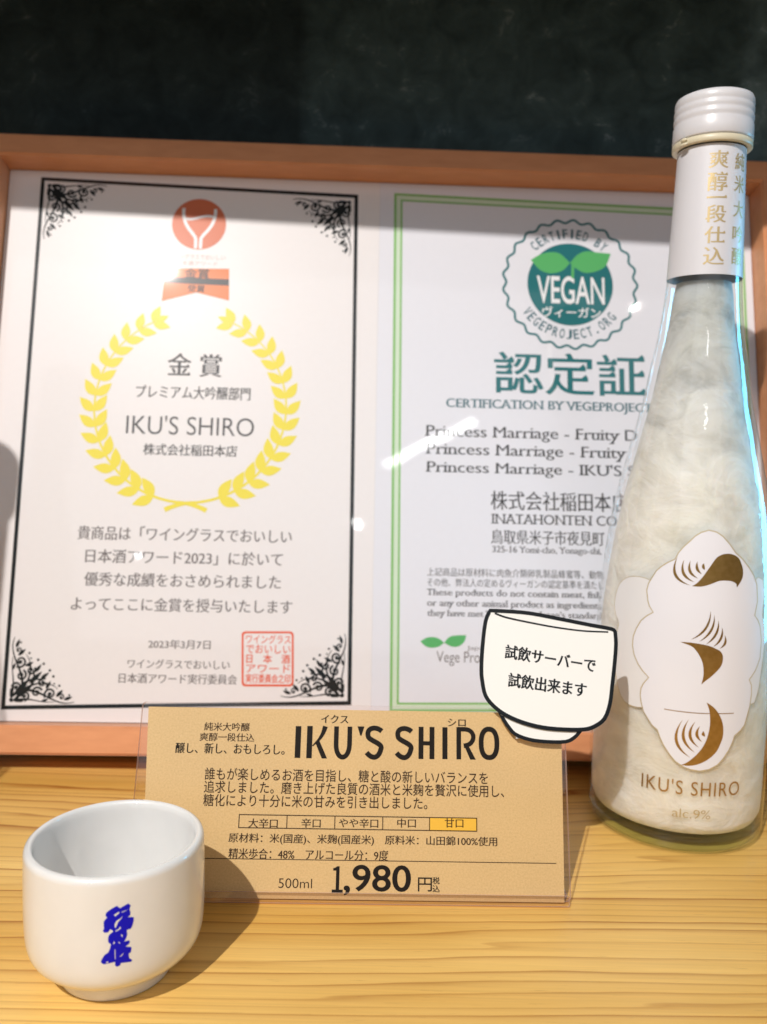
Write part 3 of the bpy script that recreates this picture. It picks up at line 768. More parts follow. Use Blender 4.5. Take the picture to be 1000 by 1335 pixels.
def liquid_mat():
    m, nt, b = new_mat('cloudy_sake'); g = G(nt)
    co = g.coords((1, 1, 0.9))
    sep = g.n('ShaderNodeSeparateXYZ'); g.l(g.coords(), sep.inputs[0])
    n = g.noise(co, 38, 5, 0.62, 0.9)
    n2 = g.noise(g.coords((1, 1, 1.5), (0.4, 0.3, 0)), 62, 6, 0.62, 0.8)
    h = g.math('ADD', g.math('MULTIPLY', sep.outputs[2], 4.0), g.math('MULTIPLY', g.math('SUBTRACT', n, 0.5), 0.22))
    base = g.ramp(h, [(0.02, (0.87, 0.83, 0.76)), (0.20, (0.82, 0.76, 0.65)), (0.34, (0.84, 0.81, 0.74)), (0.55, (0.80, 0.78, 0.73)), (0.75, (0.68, 0.69, 0.68)), (0.93, (0.50, 0.525, 0.53))])  # sediment tone by height; warm light from the table put into the lower beige
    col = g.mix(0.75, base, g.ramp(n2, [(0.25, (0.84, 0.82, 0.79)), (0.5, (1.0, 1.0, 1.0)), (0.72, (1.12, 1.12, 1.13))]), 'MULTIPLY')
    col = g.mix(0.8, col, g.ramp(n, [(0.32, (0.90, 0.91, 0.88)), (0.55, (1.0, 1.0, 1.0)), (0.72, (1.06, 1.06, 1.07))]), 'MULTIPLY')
    g.l(col, b.inputs['Base Color'])
    b.inputs['Roughness'].default_value = 0.75
    b.inputs['Specular IOR Level'].default_value = 0.15
    b.inputs['Subsurface Weight'].default_value = 0.8
    b.inputs['Subsurface Radius'].default_value = (0.018, 0.016, 0.013)
    b.inputs['Subsurface Scale'].default_value = 1.0
    lump = g.noise(g.coords((1, 1, 1.25), (0.3, 0.2, 0), (2, 0, 1)), 48, 4, 0.55, 0.7)
    hh = g.math('ADD', lump, g.math('MULTIPLY', n2, 0.35))
    g.bump(hh, 0.55, 0.006, b.inputs['Normal'])
    tr = g.n('ShaderNodeBsdfTransparent'); tr.inputs[0].default_value = (0.92, 0.95, 0.93, 1)
    mx = g.n('ShaderNodeMixShader')
    gap = g.ramp(lump, [(0.34, (1, 1, 1)), (0.52, (0, 0, 0))])
    high = g.ramp(sep.outputs[2], [(0.12, (0.10, 0.10, 0.10)), (0.21, (0.40, 0.40, 0.40))])
    g.l(g.math('MULTIPLY', gap, high), mx.inputs[0]); g.l(b.outputs[0], mx.inputs[1]); g.l(tr.outputs[0], mx.inputs[2])
    g.l(mx.outputs[0], nt.nodes['Material Output'].inputs[0])
    return m

def porcelain_mat():
    m, nt, b = new_mat('white_porcelain'); g = G(nt)
    n = g.noise(g.coords(), 120, 3)
    g.l(g.ramp(n, [(0.3, (0.77, 0.765, 0.75)), (0.7, (0.80, 0.795, 0.78))]), b.inputs['Base Color'])
    b.inputs['Roughness'].default_value = 0.35
    b.inputs['Coat Weight'].default_value = 0.9
    b.inputs['Coat Roughness'].default_value = 0.06
    b.inputs['Subsurface Weight'].default_value = 0.12
    b.inputs['Subsurface Radius'].default_value = (0.003, 0.0025, 0.002)
    b.inputs['Subsurface Scale'].default_value = 1.0
    g.bump(n, 0.02, 0.0006, b.inputs['Coat Normal'])
    return m

def edge_mat():
    m, nt, b = new_mat('acrylic_edge'); g = G(nt)
    b.inputs['Base Color'].default_value = (0.86, 0.66, 0.58, 1)
    b.inputs['Roughness'].default_value = 0.25
    tr = g.n('ShaderNodeBsdfTransparent'); tr.inputs[0].default_value = (0.95, 0.85, 0.78, 1)
    mx = g.n('ShaderNodeMixShader'); mx.inputs[0].default_value = 0.55
    g.l(tr.outputs[0], mx.inputs[1]); g.l(b.outputs[0], mx.inputs[2])
    g.l(mx.outputs[0], nt.nodes['Material Output'].inputs[0])
    return m

def gold_mat():
    m, nt, b = new_mat('gold_foil'); g = G(nt)
    n = g.noise(g.coords(), 500, 2)
    g.l(g.ramp(n, [(0.3, (0.42, 0.25, 0.07)), (0.7, (0.50, 0.31, 0.10))]), b.inputs['Base Color'])
    b.inputs['Metallic'].default_value = 0.85
    b.inputs['Roughness'].default_value = 0.33
    return m

M_wood, M_wall, M_frame = wood_mat(), wall_mat(), frame_mat()
M_paper_a = film_paper('award_paper', (0.80, 0.765, 0.765), 0.10, 1.0)
M_paper_b = film_paper('vegan_paper', (0.745, 0.745, 0.80), 0.06, 5.0)
M_black = film_ink('black_ink', (0.012, 0.016, 0.018))
M_dark = film_ink('dark_ink', (0.05, 0.05, 0.052))
M_grey = film_ink('grey_ink', (0.17, 0.15, 0.15))
M_teal = film_ink('teal_ink', (0.02, 0.155, 0.17))
M_teal_t = film_ink('teal_type_ink', (0.05, 0.14, 0.17))
M_leaf = film_ink('leaf_green_ink', (0.10, 0.42, 0.14))
M_green = film_ink('green_rule_ink', (0.22, 0.48, 0.14))
M_palegreen = film_ink('pale_green_ink', (0.60, 0.72, 0.56))
M_white_ink = film_ink('white_ink', (0.80, 0.80, 0.82))
M_yellow = film_ink('yellow_ink', (0.80, 0.68, 0.07))
M_red = film_ink('red_seal_ink', (0.75, 0.11, 0.045))
M_medal = film_ink('medal_ink', (0.62, 0.17, 0.085))
M_medal_mid = film_ink('medal_mid_ink', (0.64, 0.22, 0.14))
M_ribbon = film_ink('ribbon_ink', (0.72, 0.20, 0.06))
M_pink_type = film_ink('faint_type_ink', (0.62, 0.48, 0.46))
M_kraft = kraft_mat()
M_card_ink = plain('card_ink', (0.012, 0.009, 0.007), 0.55, 0.15)
M_card_brown = plain('card_brown_ink', (0.04, 0.02, 0.01), 0.55, 0.15)
M_card_yellow = plain('card_yellow_ink', (0.80, 0.46, 0.045), 0.5, 0.4)
M_acrylic = clear_mat('clear_acrylic', (0.975, 0.955, 0.945), 0.03, 1.49)
M_acrylic_edge = edge_mat()
M_glass = clear_mat('clear_bottle_glass', (0.985, 0.992, 0.985), 0.025, 1.52, bump=(150, 0.055, 0.003), edge=(0.72, 0.82, 0.76))
M_base_glass = clear_mat('thick_base_glass', (0.88, 0.95, 0.89), 0.03, 1.52, bump=(90, 0.08, 0.004), edge=(0.50, 0.68, 0.54))
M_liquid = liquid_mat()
M_porcelain = porcelain_mat()
M_blue = plain('blue_glaze', (0.004, 0.004, 0.50), 0.35, 0.2)
M_gold = gold_mat()
M_gold_pale = plain('pale_gold_ink', (0.52, 0.40, 0.20), 0.4, 0.5, metal=0.35)
M_gold_line = plain('gold_line_ink', (0.58, 0.48, 0.28), 0.4, 0.5, metal=0.3)
M_label = plain('white_label', (0.66, 0.66, 0.70), 0.45, 0.4, coat=0.2, coat_rough=0.2)
M_decal = plain('white_glass_print', (0.80, 0.805, 0.865), 0.4, 0.4, coat=0.5, coat_rough=0.08)
M_decal_side = plain('thin_white_glass_print', (0.77, 0.77, 0.78), 0.4, 0.4, coat=0.5, coat_rough=0.08)
M_cap = plain('white_cap', (0.64, 0.635, 0.66), 0.32, 0.5, sss=0.1)
M_ring = plain('cream_ring', (0.66, 0.60, 0.44), 0.4, 0.5)
M_sticker = plain('white_card_paper', (0.86, 0.865, 0.845), 0.55, 0.35)
M_sticker_ink = plain('marker_black', (0.006, 0.009, 0.012), 0.5, 0.2)
M_foam = plain('white_foam', (0.7, 0.7, 0.68), 0.7, 0.2)
M_shelf = plain('shelf_board', (0.03, 0.03, 0.03), 0.6, 0.3)
M_backing = plain('backing_card', (0.25, 0.2, 0.15), 0.7, 0.2)

# ------------------------------------------------------------------ the setting
def slab(name, x0, x1, y0, y1, z0, z1, mat):
    bm = bmesh.new()
    vs = [bm.verts.new((x, y, z)) for z in (z0, z1) for x, y in ((x0, y0), (x1, y0), (x1, y1), (x0, y1))]
    for q in ((3, 2, 1, 0), (4, 5, 6, 7), (0, 1, 5, 4), (1, 2, 6, 5), (2, 3, 7, 6), (3, 0, 4, 7)): bm.faces.new([vs[i] for i in q])
    return tag(bm_obj(name, bm, mat), kind='structure')
slab('table_top', -0.75, 0.75, 0.02, 0.503, -0.03, 0.0, M_wood)
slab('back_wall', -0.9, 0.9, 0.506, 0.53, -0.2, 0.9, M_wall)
slab('upper_shelf', -0.75, 0.75, 0.262, 0.504, 0.44, 0.462, M_shelf)

FRAME_M = Matrix(((0.99936, -0.00855, 0.03468, -0.00121), (0.03572, 0.23935, -0.97028, 0.41742), (0.0, 0.9709, 0.2395, 0.01901), (0, 0, 0, 1)))
CARD_M = Matrix(((0.99977, -0.00702, 0.0203, -0.08804), (0.02148, 0.32685, -0.94483, 0.28995), (0.0, 0.94505, 0.32692, 0.0), (0, 0, 0, 1)))

# ------------------------------------------------------------------ picture frame
fr = empty('picture_frame', FRAME_M, 'wide salmon brown wooden picture frame leaning on the dark wall behind the bottle', 'picture frame')
IL, IR, IB, IT = -204.5, 204.5, 1.2, 294.6       # opening
OL, OR, OB, OT = -218.0, 218.0, -12.5, 306.8     # outside
def rail(q, name='rail'):
    """mitred bar: q = outer a, outer b, inner b, inner a"""
    bm = bmesh.new()
    lo = [bm.verts.new((a*MM, b*MM, -7.5*MM)) for a, b in q]
    hi = [bm.verts.new((a*MM, b*MM, 15.0*MM)) for a, b in q]
    bm.faces.new(lo[::-1]); bm.faces.new(hi)
    for i in range(4): bm.faces.new((lo[i], lo[(i+1) % 4], hi[(i+1) % 4], hi[i]))
    bmesh.ops.recalc_face_normals(bm, faces=bm.faces[:])
    ed = [e for e in bm.edges if all(v.co.z > 0.01 for v in e.verts)]
    ed = [e for e in ed if {e.verts[0], e.verts[1]} in ({hi[0], hi[1]}, {hi[2], hi[3]})]
    bmesh.ops.bevel(bm, geom=ed, offset=1.0*MM, segments=3, affect='EDGES')
    return bm_obj(name, bm, M_frame, fr, smooth=True, auto=40)
gq = 0.06
rail([(OL+gq, OT), (OR-gq, OT), (IR-gq, IT), (IL+gq, IT)])
rail([(OL+gq, OB), (OR-gq, OB), (IR-gq, IB), (IL+gq, IB)])
rail([(OL, OB+gq), (OL, OT-gq), (IL, IT-gq), (IL, IB+gq)])
rail([(OR, OB+gq), (OR, OT-gq), (IR, IT-gq), (IR, IB+gq)])
prism([rect(IL+0.2, IB+0.2, IR-0.2, IT-0.2)], -7.0, -2.6, M_backing, 'backing_board', fr)

# ------------------------------------------------------------------ award certificate
aw = empty('award_certificate', FRAME_M, 'black bordered gold award certificate with a yellow laurel wreath, left in the frame', 'certificate')
prism([rect(IL+0.4, IB+0.4, -2.64, IT-0.4)], -1.2, 0.0, M_paper_a, 'paper_sheet', aw)
A, B, C_, D = (-187.24, 290.54), (-14.7, 286.72), (-12.51, 11.6), (-186.4, 7.14)     # outer corners of the printed border
def inset(q, d):
    sx = (1, -1, -1, 1); sy = (-1, -1, 1, 1)
    return [(p[0]+sx[i]*d, p[1]+sy[i]*d) for i, p in enumerate(q)]
def subdiv(q, n=10):
    out = []
    for i in range(len(q)):
        a, b = q[i], q[(i+1) % len(q)]
        out += [(a[0]+(b[0]-a[0])*k/n, a[1]+(b[1]-a[1])*k/n) for k in range(n)]
    return out
outer = [A, B, C_, D]
print_flat('border', [subdiv(outer), subdiv(inset(outer, 2.0))], M_black, aw, 0.10)

def ornament_half():
    S = []
    def curl(x, y, r, a0, turns, w=0.034):
        S.append(spiral(x, y, r, r*0.16, a0, turns, w, w*0.55)); S.append(disc(x, y, r*0.26, 14))
    S.extend(stroke(bez((0.04, 0.10), (0.40, 0.40), (0.66, -0.10), (1.0, 0.03)), 0.050, 0.010))
    S.extend(stroke(bez((0.08, 0.04), (0.30, 0.11), (0.46, 0.00), (0.70, 0.025)), 0.030, 0.008))
    S.extend(stroke(bez((0.10, 0.14), (0.26, 0.46), (0.56, 0.40), (0.58, 0.22)), 0.046, 0.012))
    S.extend(stroke(bez((0.20, 0.20), (0.42, 0.34), (0.60, 0.34), (0.74, 0.22)), 0.038, 0.008))
    curl(0.63, 0.145, 0.095, math.pi*1.2, -1.4); curl(0.42, 0.17, 0.085, math.pi*0.1, 1.4); curl(0.245, 0.115, 0.075, math.pi*1.5, 1.3)
    curl(0.50, 0.31, 0.075, math.pi*0.3, 1.2); curl(0.80, 0.10, 0.055, math.pi*0.9, -1.2, 0.024)
    for x, y, a, L, w in ((0.72, 0.10, 48, 0.15, 0.055), (0.84, 0.06, 20, 0.14, 0.05), (0.56, 0.22, 62, 0.14, 0.05), (0.47, 0.38, 35, 0.15, 0.05), (0.12, 0.03, 10, 0.14, 0.05), (0.50, 0.03, 20, 0.12, 0.04), (0.16, 0.20, 62, 0.14, 0.055)):
        S.append(leaf(x, y, math.radians(a), L, w))
    for x, y, r in ((0.66, 0.41, 0.020), (0.60, 0.50, 0.020), (0.76, 0.27, 0.018), (0.68, 0.30, 0.014), (0.92, 0.13, 0.015), (0.54, 0.44, 0.013)): S.append(disc(x, y, r, 14))
    for k in range(3): S.append(disc(0.05+0.075*k, 0.045, 0.030, 14))
    return S
_half = ornament_half()
_orn = _half+[[(y, x) for x, y in p][::-1] for p in _half]+[leaf(0.30, 0.30, math.radians(45), 0.26, 0.075), leaf(0.12, 0.12, math.radians(45), 0.15, 0.08)]
for (x, y), sx, sy in ((A, 1, -1), (B, -1, -1), (C_, -1, 1), (D, 1, 1)):
    L = 32.5
    print_flat('corner_ornament', [[(x+sx*(3.2+a*L), y+sy*(3.2+b*L)) for a, b in p] for p in _orn], M_black, aw, 0.14, fuse=True)

# wreath: two branches of paired leaves
def wreath():
    S = []
    cu_, cv_ = -100.4, 163.0
    for sd in (-1, 1):
        def at(t):          # t 0 at the foot .. 1 at the tip
            a = math.radians(-84+t*(152 if sd > 0 else 150))
            r = 50.0-1.0*math.sin(t*math.pi)+2.0*t
            return cu_+sd*r*math.cos(a), cv_+r*math.sin(a), a
        path = [at(t/30)[:2] for t in range(31)]
        S += stroke(path, 1.5, 0.7)
        # crossing stalk end
        x, y, a = at(0)
        S += stroke(bez((x, y), (x-sd*4, y-0.2), (x-sd*10, y-1.0), (x-sd*16, y-4.2)), 1.5, 2.6)
        N = 15
        for i in range(N):
            t = 0.085+0.9*i/(N-1)
            x, y, a = at(t)
            ta = a+math.pi/2            # along the branch (right side)
            for dv in (-1, 1):
                if i == 0 and dv > 0 and False: continue
                ang = ta+dv*math.radians(38)
                jit = random.uniform(-0.06, 0.06)
                l = leaf(0, 0, ang+jit, 11.6-2.2*t, 5.6-0.8*t)
                ox, oy = 1.0*math.cos(ang), 1.0*math.sin(ang)
                S.append([(x+sd*(p[0]+ox), y+p[1]+oy) for p in l])
        x, y, a = at(1.0)
        S.append([(x+sd*p[0], y+p[1]) for p in leaf(0, 0, a+math.pi/2, 8, 3.6)])
    return S
print_flat('laurel_wreath', wreath(), M_yellow, aw, 0.10, fuse=True)

# medal badge on top
mx_, my_ = -100.8, 266.4
medal = print_flat('medal_badge', [disc(mx_, my_, 14.6, 64)], M_medal, aw, 0.10)
bowl = bez((-8.6, 9.0), (-9.4, -1.5), (-2.4, -5.0), (-1.4, -8.5), 14)+[(-1.3, -14.0)]
cup_l = [(mx_+a, my_+b) for a, b in bowl]; cup_r = [(mx_-a, my_+b) for a, b in bowl[::-1]]
wave = [(mx_+a, my_+b) for a, b in bez((-8.4, 3.4), (-3, 0.6), (1.5, 6.6), (8.2, 4.2), 12)]
print_flat('wine_glass_outline', stroke(cup_l, 1.7)+stroke(cup_r, 1.7)+stroke(wave, 1.3), M_white_ink, medal, 0.14, fuse=True)
wine = wave+[(mx_+a*0.86, my_+b) for a, b in [(-p[0], p[1]) for p in bez((-8.2, 3.0), (-8.2, -1.5), (-2.0, -5.0), (0.0, -7.5), 10)]]+[(mx_+a*0.86, my_+b) for a, b in bez((-8.2, 3.0), (-8.2, -1.5), (-2.0, -5.0), (0.0, -7.5), 10)[::-1][1:]]
print_flat('badge_lettering', text_in_box('ワイングラスでおいしい', mx_, 247.6, 30, 3.0, 'gothb')+text_in_box('日本酒アワード', mx_, 243.9, 22, 2.6, 'gothb'), M_pink_type, medal, 0.12)
ribbon = print_flat('ribbon', [[(-117.7, 240.6), (-83.5, 241.4), (-82.8, 223.4), (-100.4, 227.4), (-118.6, 222.0)]], M_ribbon, aw, 0.10)
print_flat('ribbon_band', [[(-117.8, 235.6), (-83.3, 235.4), (-83.2, 231.8), (-118.0, 232.4)]], M_dark, ribbon, 0.14)
print_flat('ribbon_lettering', text_in_box('金賞', -100.6, 238.2, 13, 5.6, 'gothb')+text_in_box('受賞', -100.6, 229.6, 9, 4.0, 'gothb'), M_dark, ribbon, 0.17)
for s, u, v, w, h, st in AWARD_TEXT:
    nm = 'heading_text' if s == '金 賞' else 'title_text' if 'SHIRO' in s else 'text_line'
    print_flat(nm, text_in_box(s, u, v, w, h, st), M_dark if nm != 'text_line' else (M_dark if v > 140 else M_grey), aw, 0.10)
# red seal
sq = [(-69.0, 47.6), (-42.6, 48.0), (-41.8, 20.4), (-67.9, 20.1)]
def rounded(q, r, n=5):
    out = []
    k = len(q)
    for i in range(k):
        p = Vector(q[i]); a = (Vector(q[i-1])-p).normalized(); b = (Vector(q[(i+1) % k])-p).normalized()
        s, e = p+a*r, p+b*r
        for j in range(n+1):
            t = j/n
            x = s*(1-t)**2+p*2*t*(1-t)+e*t*t
            out.append((x.x, x.y))
    return out
seal = print_flat('red_seal', [rounded(sq, 2.2), rounded([(a+(-55.3-a)*0.075, b+(34-b)*0.075) for a, b in sq], 1.6)], M_red, aw, 0.10)
P = []
for i, (s, w, st) in enumerate([('ワイングラス', 22.6, 'goth'), ('でおいしい', 22.4, 'goth'), ('日　本　酒', 22, 'gothb'), ('アワード', 22.2, 'goth'), ('実行委員会之印', 22.4, 'gothb')]):
    P += text_in_box(s, -55.3+0.12*i, 43.8-i*4.9, w, 4.4 if i != 3 else 4.0, st)
print_flat('seal_lettering', P, M_red, seal, 0.10)

# ------------------------------------------------------------------ vegan certificate
vg = empty('vegan_certificate', FRAME_M, 'green bordered vegan certification sheet with a round teal seal, right in the frame', 'certificate')
prism([rect(-2.6, IB+0.4, IR-0.4, IT-0.4)], -1.2, 0.0, M_paper_b, 'paper_sheet', vg)
gq_ = [(5.2, 288.4), (200.2, 284.8), (199.6, 11.0), (6.9, 8.6)]
bd = print_flat('border', [subdiv(gq_), subdiv(inset(gq_, 1.3))], M_green, vg, 0.10)
print_flat('border_tint', [subdiv(inset(gq_, 1.3)), subdiv(inset(gq_, 3.6))], M_palegreen, bd, 0.06)
print_flat('inner_rule', [subdiv(inset(gq_, 3.6)), subdiv(inset(gq_, 4.6))], M_green, bd, 0.08)

su, sv = 102.4, 239.0
wavy = [(su+(36.2+0.95*math.cos(25*t))*math.cos(t), sv+(36.2+0.95*math.cos(25*t))*math.sin(t)) for t in [2*math.pi*i/360 for i in range(360)]]
seal = print_flat('certification_seal', stroke(wavy, 1.25, closed=True), M_teal, vg, 0.10)
print_flat('seal_disc', [disc(su, sv-0.3, 23.6, 96)], M_teal, seal, 0.10)
for q in (SEAL_LEAF_A, SEAL_LEAF_B):
    print_flat('leaf', [smooth_closed(q)], M_leaf, seal, 0.16)
print_flat('leaf_stem', [SEAL_STEM], M_leaf, seal, 0.18)
P = text_in_box('VEGAN', 102.65, 235.3, 37.0, 15.4, 'bold')+text_in_box('ヴィーガン', 102.87, 222.6, 32.0, 6.0, 'gothb')
print_flat('seal_name', P, M_white_ink, seal, 0.14)
def on_arc(s, r, a_mid, step, w, h, inward):
    out = []
    for i, ch in enumerate(s):
        if ch == ' ': continue
        k = i-(len(s)-1)/2
        a = math.radians(a_mid-k*step if not inward else a_mid+k*step)
        turn = a-math.pi/2 if not inward else a+math.pi/2
        ww = w*(0.35 if ch in "I." else 1.0); hh = h if ch != '.' else h*0.2
        rr = r if ch != '.' else r+h*0.4
        out += text_in_box(ch, su+rr*math.cos(a), sv+rr*math.sin(a), ww, hh, 'title', turn)
    return out
print_flat('seal_ring_text', on_arc('CERTIFIED BY', 28.9, 91, 7.6, 2.5, 5.3, False), M_teal_t, seal, 0.10)
print_flat('seal_ring_text', on_arc('VEGEPROJECT.ORG', 28.9, 268, 7.6, 2.6, 5.3, True), M_teal_t, seal, 0.10)
for s, u, v, w, h, st in VEGAN_TEXT:
    mt = M_teal if st in ('brush',) else M_teal_t if st == 'serif_teal' else M_grey if st == 'thin_grey' else M_dark
    nm = 'heading_text' if st in ('brush', 'serif_teal') else 'logo_text' if st == 'thin_grey' else 'text_line'
    print_flat(nm, text_in_box(s, u, v, w, h, st), mt, vg, 0.10)
print_flat('leaf_logo', [smooth_closed(LOGO_LEAF_A), smooth_closed(LOGO_LEAF_B)], M_leaf, vg, 0.10)

# ------------------------------------------------------------------ acrylic stand and price card
st = empty('card_stand', CARD_M, 'clear acrylic stand holding the brown price card upright on the table', 'card stand')
def plate(name, q, n0, n1, parent, mat=M_acrylic):
    bm = bmesh.new()
    lo = [bm.verts.new((a*MM, b*MM, n0*MM)) for a, b in q]; hi = [bm.verts.new((a*MM, b*MM, n1*MM)) for a, b in q]
    bm.faces.new(lo[::-1]); bm.faces.new(hi)
    for i in range(len(q)):
        f = bm.faces.new((lo[i], lo[(i+1) % len(q)], hi[(i+1) % len(q)], hi[i])); f.material_index = 1
    bmesh.ops.recalc_face_normals(bm, faces=bm.faces[:])
    return bm_obj(name, bm, [mat, M_acrylic_edge], parent)
plate('back_plate', rounded([(-1.2, 1.0), (159.6, 1.0), (159.4, 69.0), (-0.4, 69.0)], 2.0), -2.7, -0.5, st)
plate('front_lip', rounded([(0.2, -0.2), (158.4, -0.2), (158.4, 3.4), (0.2, 3.4)], 0.5), 0.55, 2.2, st)
bm = bmesh.new()
_iv = CARD_M.inverted()
ft = [CARD_M @ Vector((a*MM, 1.0*MM, -2.8*MM)) for a in (0, 158.5)]
q = [(ft[0].x, ft[0].y+0.001), (ft[1].x, ft[1].y+0.001), (ft[1].x, ft[1].y+0.046), (ft[0].x, ft[0].y+0.046)]
lo = [bm.verts.new(_iv @ Vector((x, y, 0.0002))) for x, y in q]; hi = [bm.verts.new(_iv @ Vector((x, y, 0.0022))) for x, y in q]
bm.faces.new(lo[::-1]); bm.faces.new(hi)
for i in range(4):
    f = bm.faces.new((lo[i], lo[(i+1) % 4], hi[(i+1) % 4], hi[i])); f.material_index = 1
bm_obj('foot_plate', bm, [M_acrylic, M_acrylic_edge], st)

pc = empty('price_card', CARD_M, 'brown kraft price card with black lettering, standing in the acrylic stand behind the cup', 'price card')
card_q = [(5.0, 0.9), (157.0, 0.9), (157.8, 67.4), (2.2, 67.2)]
prism([card_q], -0.4, 0.0, M_kraft, 'card_sheet', pc)
for s, u, v, w, h, sty in CARD_TEXT:
    nm = 'price_text' if s in ('１', ',980', '円', '税', '込') else 'text_line'
    print_flat(nm, text_in_box(s, u, v, w, h, sty), M_card_ink if sty in ('bold', 'numeral', 'gothb', 'minb') or s == '円' else M_card_brown, pc, 0.09)
P = []
for ch, u, v, w, h in CARD_TITLE:
    t = 1.75
    if ch == 'I': P.append(rect(u-t*0.6, v-h/2, u+t*0.6, v+h/2))
    elif ch == 'i': P.append(rect(u-t*0.55, v-h/2, u+t*0.55, v+h/2))
    elif ch == 'K':
        P.append(rect(u-w/2-0.3, v-h/2, u-w/2+t, v+h/2))
        P += stroke(bez((u+w/2-0.4, v+h/2), (u+w/2-1.4, v+1.6), (u+0.4, v+0.6), (u-w/2+1.9, v-1.4)), t*1.05, 0.4)
        P.append([(u-0.6, v-0.1), (u+0.9, v+0.7), (u+w/2+0.6, v-h/2), (u+w/2-1.4, v-h/2)])
    elif ch == 'U':
        pth = [(u-w/2+0.5, v+h/2), (u-w/2+0.5, v)]+bez((u-w/2+0.5, v-0.6), (u-w/2+0.6, v-h/2-1.0), (u+w/2-0.6, v-h/2-1.0), (u+w/2-0.5, v-0.6), 18)+[(u+w/2-0.5, v), (u+w/2-0.5, v+h/2)]
        P += stroke(pth, t)
    elif ch == "'": P.append([(u-w/2, v+h/2), (u+w/2, v+h/2), (u+0.3, v-h/2), (u-0.2, v-h/2)])
    elif ch == 'S':
        pth = bez((u+w/2-0.3, v+h/2-1.7), (u+0.6, v+h/2+0.3), (u-w/2-0.6, v+h/2-0.4), (u-w/2+0.8, v+h/2-4.0), 14)[:-1]+bez((u-w/2+0.8, v+h/2-4.0), (u-w/2+2.2, v+0.3), (u+w/2+0.3, v-0.4), (u+w/2-0.5, v-h/2+3.6), 14)[:-1]+bez((u+w/2-0.5, v-h/2+3.6), (u+w/2-1.4, v-h/2-0.6), (u-1.2, v-h/2+0.1), (u-w/2+0.2, v-h/2+2.2), 14)
        P += stroke(pth, t*1.05)
    elif ch == 'H':
        P += [rect(u-w/2-0.1, v-h/2, u-w/2+t, v+h/2), rect(u+w/2-t, v-h/2, u+w/2+0.1, v+h/2), rect(u-w/2+t-0.05, v-0.9, u+w/2-t+0.05, v+0.6)]
    elif ch == 'R':
        P.append(rect(u-w/2, v-h/2, u-w/2+t, v+h/2))
        P += stroke([(u-w/2+0.6, v+h/2-0.75)]+bez((u-0.3, v+h/2-0.75), (u+w/2+0.9, v+h/2-0.7), (u+w/2+0.9, v-0.6), (u-0.6, v-0.9), 16), t*0.95)
        P.append([(u-0.6, v-0.5), (u+1.2, v-0.8), (u+w/2+0.6, v-h/2), (u+w/2-1.5, v-h/2)])
    elif ch == 'O':
        el = [(u+(w/2-0.5)*math.copysign(abs(math.cos(a))**0.85, math.cos(a)), v+(h/2-0.7)*math.copysign(abs(math.sin(a))**0.85, math.sin(a))) for a in [2*math.pi*i/48 for i in range(48)]]
        oo = stroke(el, t*1.05, closed=True)
        O_RING = oo
print_flat('title_text', P, M_card_ink, pc, 0.09, fuse=True)
print_flat('title_text', O_RING, M_card_ink, pc, 0.09)
cl = CARD_MISC[0][1:7]; vt, vb = CARD_MISC[0][7:9]
P = [rect(cl[0]-0.16, vb-0.16, cl[5]+0.16, vb+0.16), rect(cl[0]-0.16, vt-0.16, cl[5]+0.16, vt+0.16)]+[rect(x-0.16, vb+0.17, x+0.16, vt-0.17) for x in cl]
print_flat('taste_scale', P, M_card_brown, pc, 0.10, fuse=True)
print_flat('taste_marker', [rect(cl[4]+0.17, vb+0.17, cl[5]-0.17, vt-0.17)], M_card_yellow, pc, 0.05)
_, u0, u1, vv = CARD_MISC[1]
print_flat('rule_line', [rect(u0, vv-0.13, u1, vv+0.13)], M_card_brown, pc, 0.09)

# ------------------------------------------------------------------ paper cup cut-out stuck on the stand
sk = empty('paper_cutout', CARD_M, 'white cup shaped paper cut-out with thick black outline stuck on the card corner', 'paper sign')
prism([smooth_closed(STICKER_FOOT, 3)], 2.9, 3.3, M_sticker, 'foot_sheet', sk)
print_flat('foot_outline', stroke(smooth_closed(STICKER_FOOT, 3), 1.35, closed=True), M_sticker_ink, sk, 3.36)
prism([smooth_closed(STICKER, 3)], 3.5, 4.0, M_sticker, 'cup_sheet', sk)
print_flat('cup_outline', stroke(smooth_closed(STICKER, 3), 1.5, closed=True), M_sticker_ink, sk, 4.07)
print_flat('rim_line', stroke(smooth_open(STICKER_RIM), 0.75, 0.6), M_sticker_ink, sk, 4.07)
_t = STICKER_TX
for s, a, b in (('試飲サーバーで', _t[0], _t[1]), ('試飲出来ます', _t[2], _t[3])):
    a, b = Vector(a), Vector(b)
    d = b-a; c = (a+b)/2
    print_flat('text_line', text_in_box(s, c.x, c.y, d.length, 5.2, 'heavy', math.atan2(d.y, d.x)), M_sticker_ink, sk, 4.07)
prism([rect(140, 58, 150, 64)], 0.15, 2.85, M_foam, 'foam_pad', sk)

# ------------------------------------------------------------------ sake cup
cu = empty('sake_cup', Matrix.Translation((-0.07984, 0.25209, 0)), 'small white porcelain sake cup with blue brushed emblem, front left on the table', 'cup')
CUP_OUT = smooth_profile([(0.2, 16.4), (0.8, 16.9), (5.2, 17.7), (6.0, 18.4), (6.5, 20.4), (7.7, 22.8), (9.8, 24.8), (12.6, 26.0), (17.0, 26.6), (25.0, 26.8), (36.0, 26.7), (41.3, 26.55)], 5)
CUP_RIM = [(42.3, 26.2), (42.8, 25.6), (42.95, 24.9), (42.7, 24.3), (42.0, 23.95)]
CUP_IN = smooth_profile([(40.5, 23.85), (30.0, 24.0), (18.0, 23.8), (12.0, 22.8), (8.5, 20.4), (6.4, 16.0), (5.6, 8.0), (5.5, 0.0)], 5)
CUP_FOOT = [(0.0, 15.6), (0.2, 14.6), (2.4, 13.6), (2.6, 0.0)]
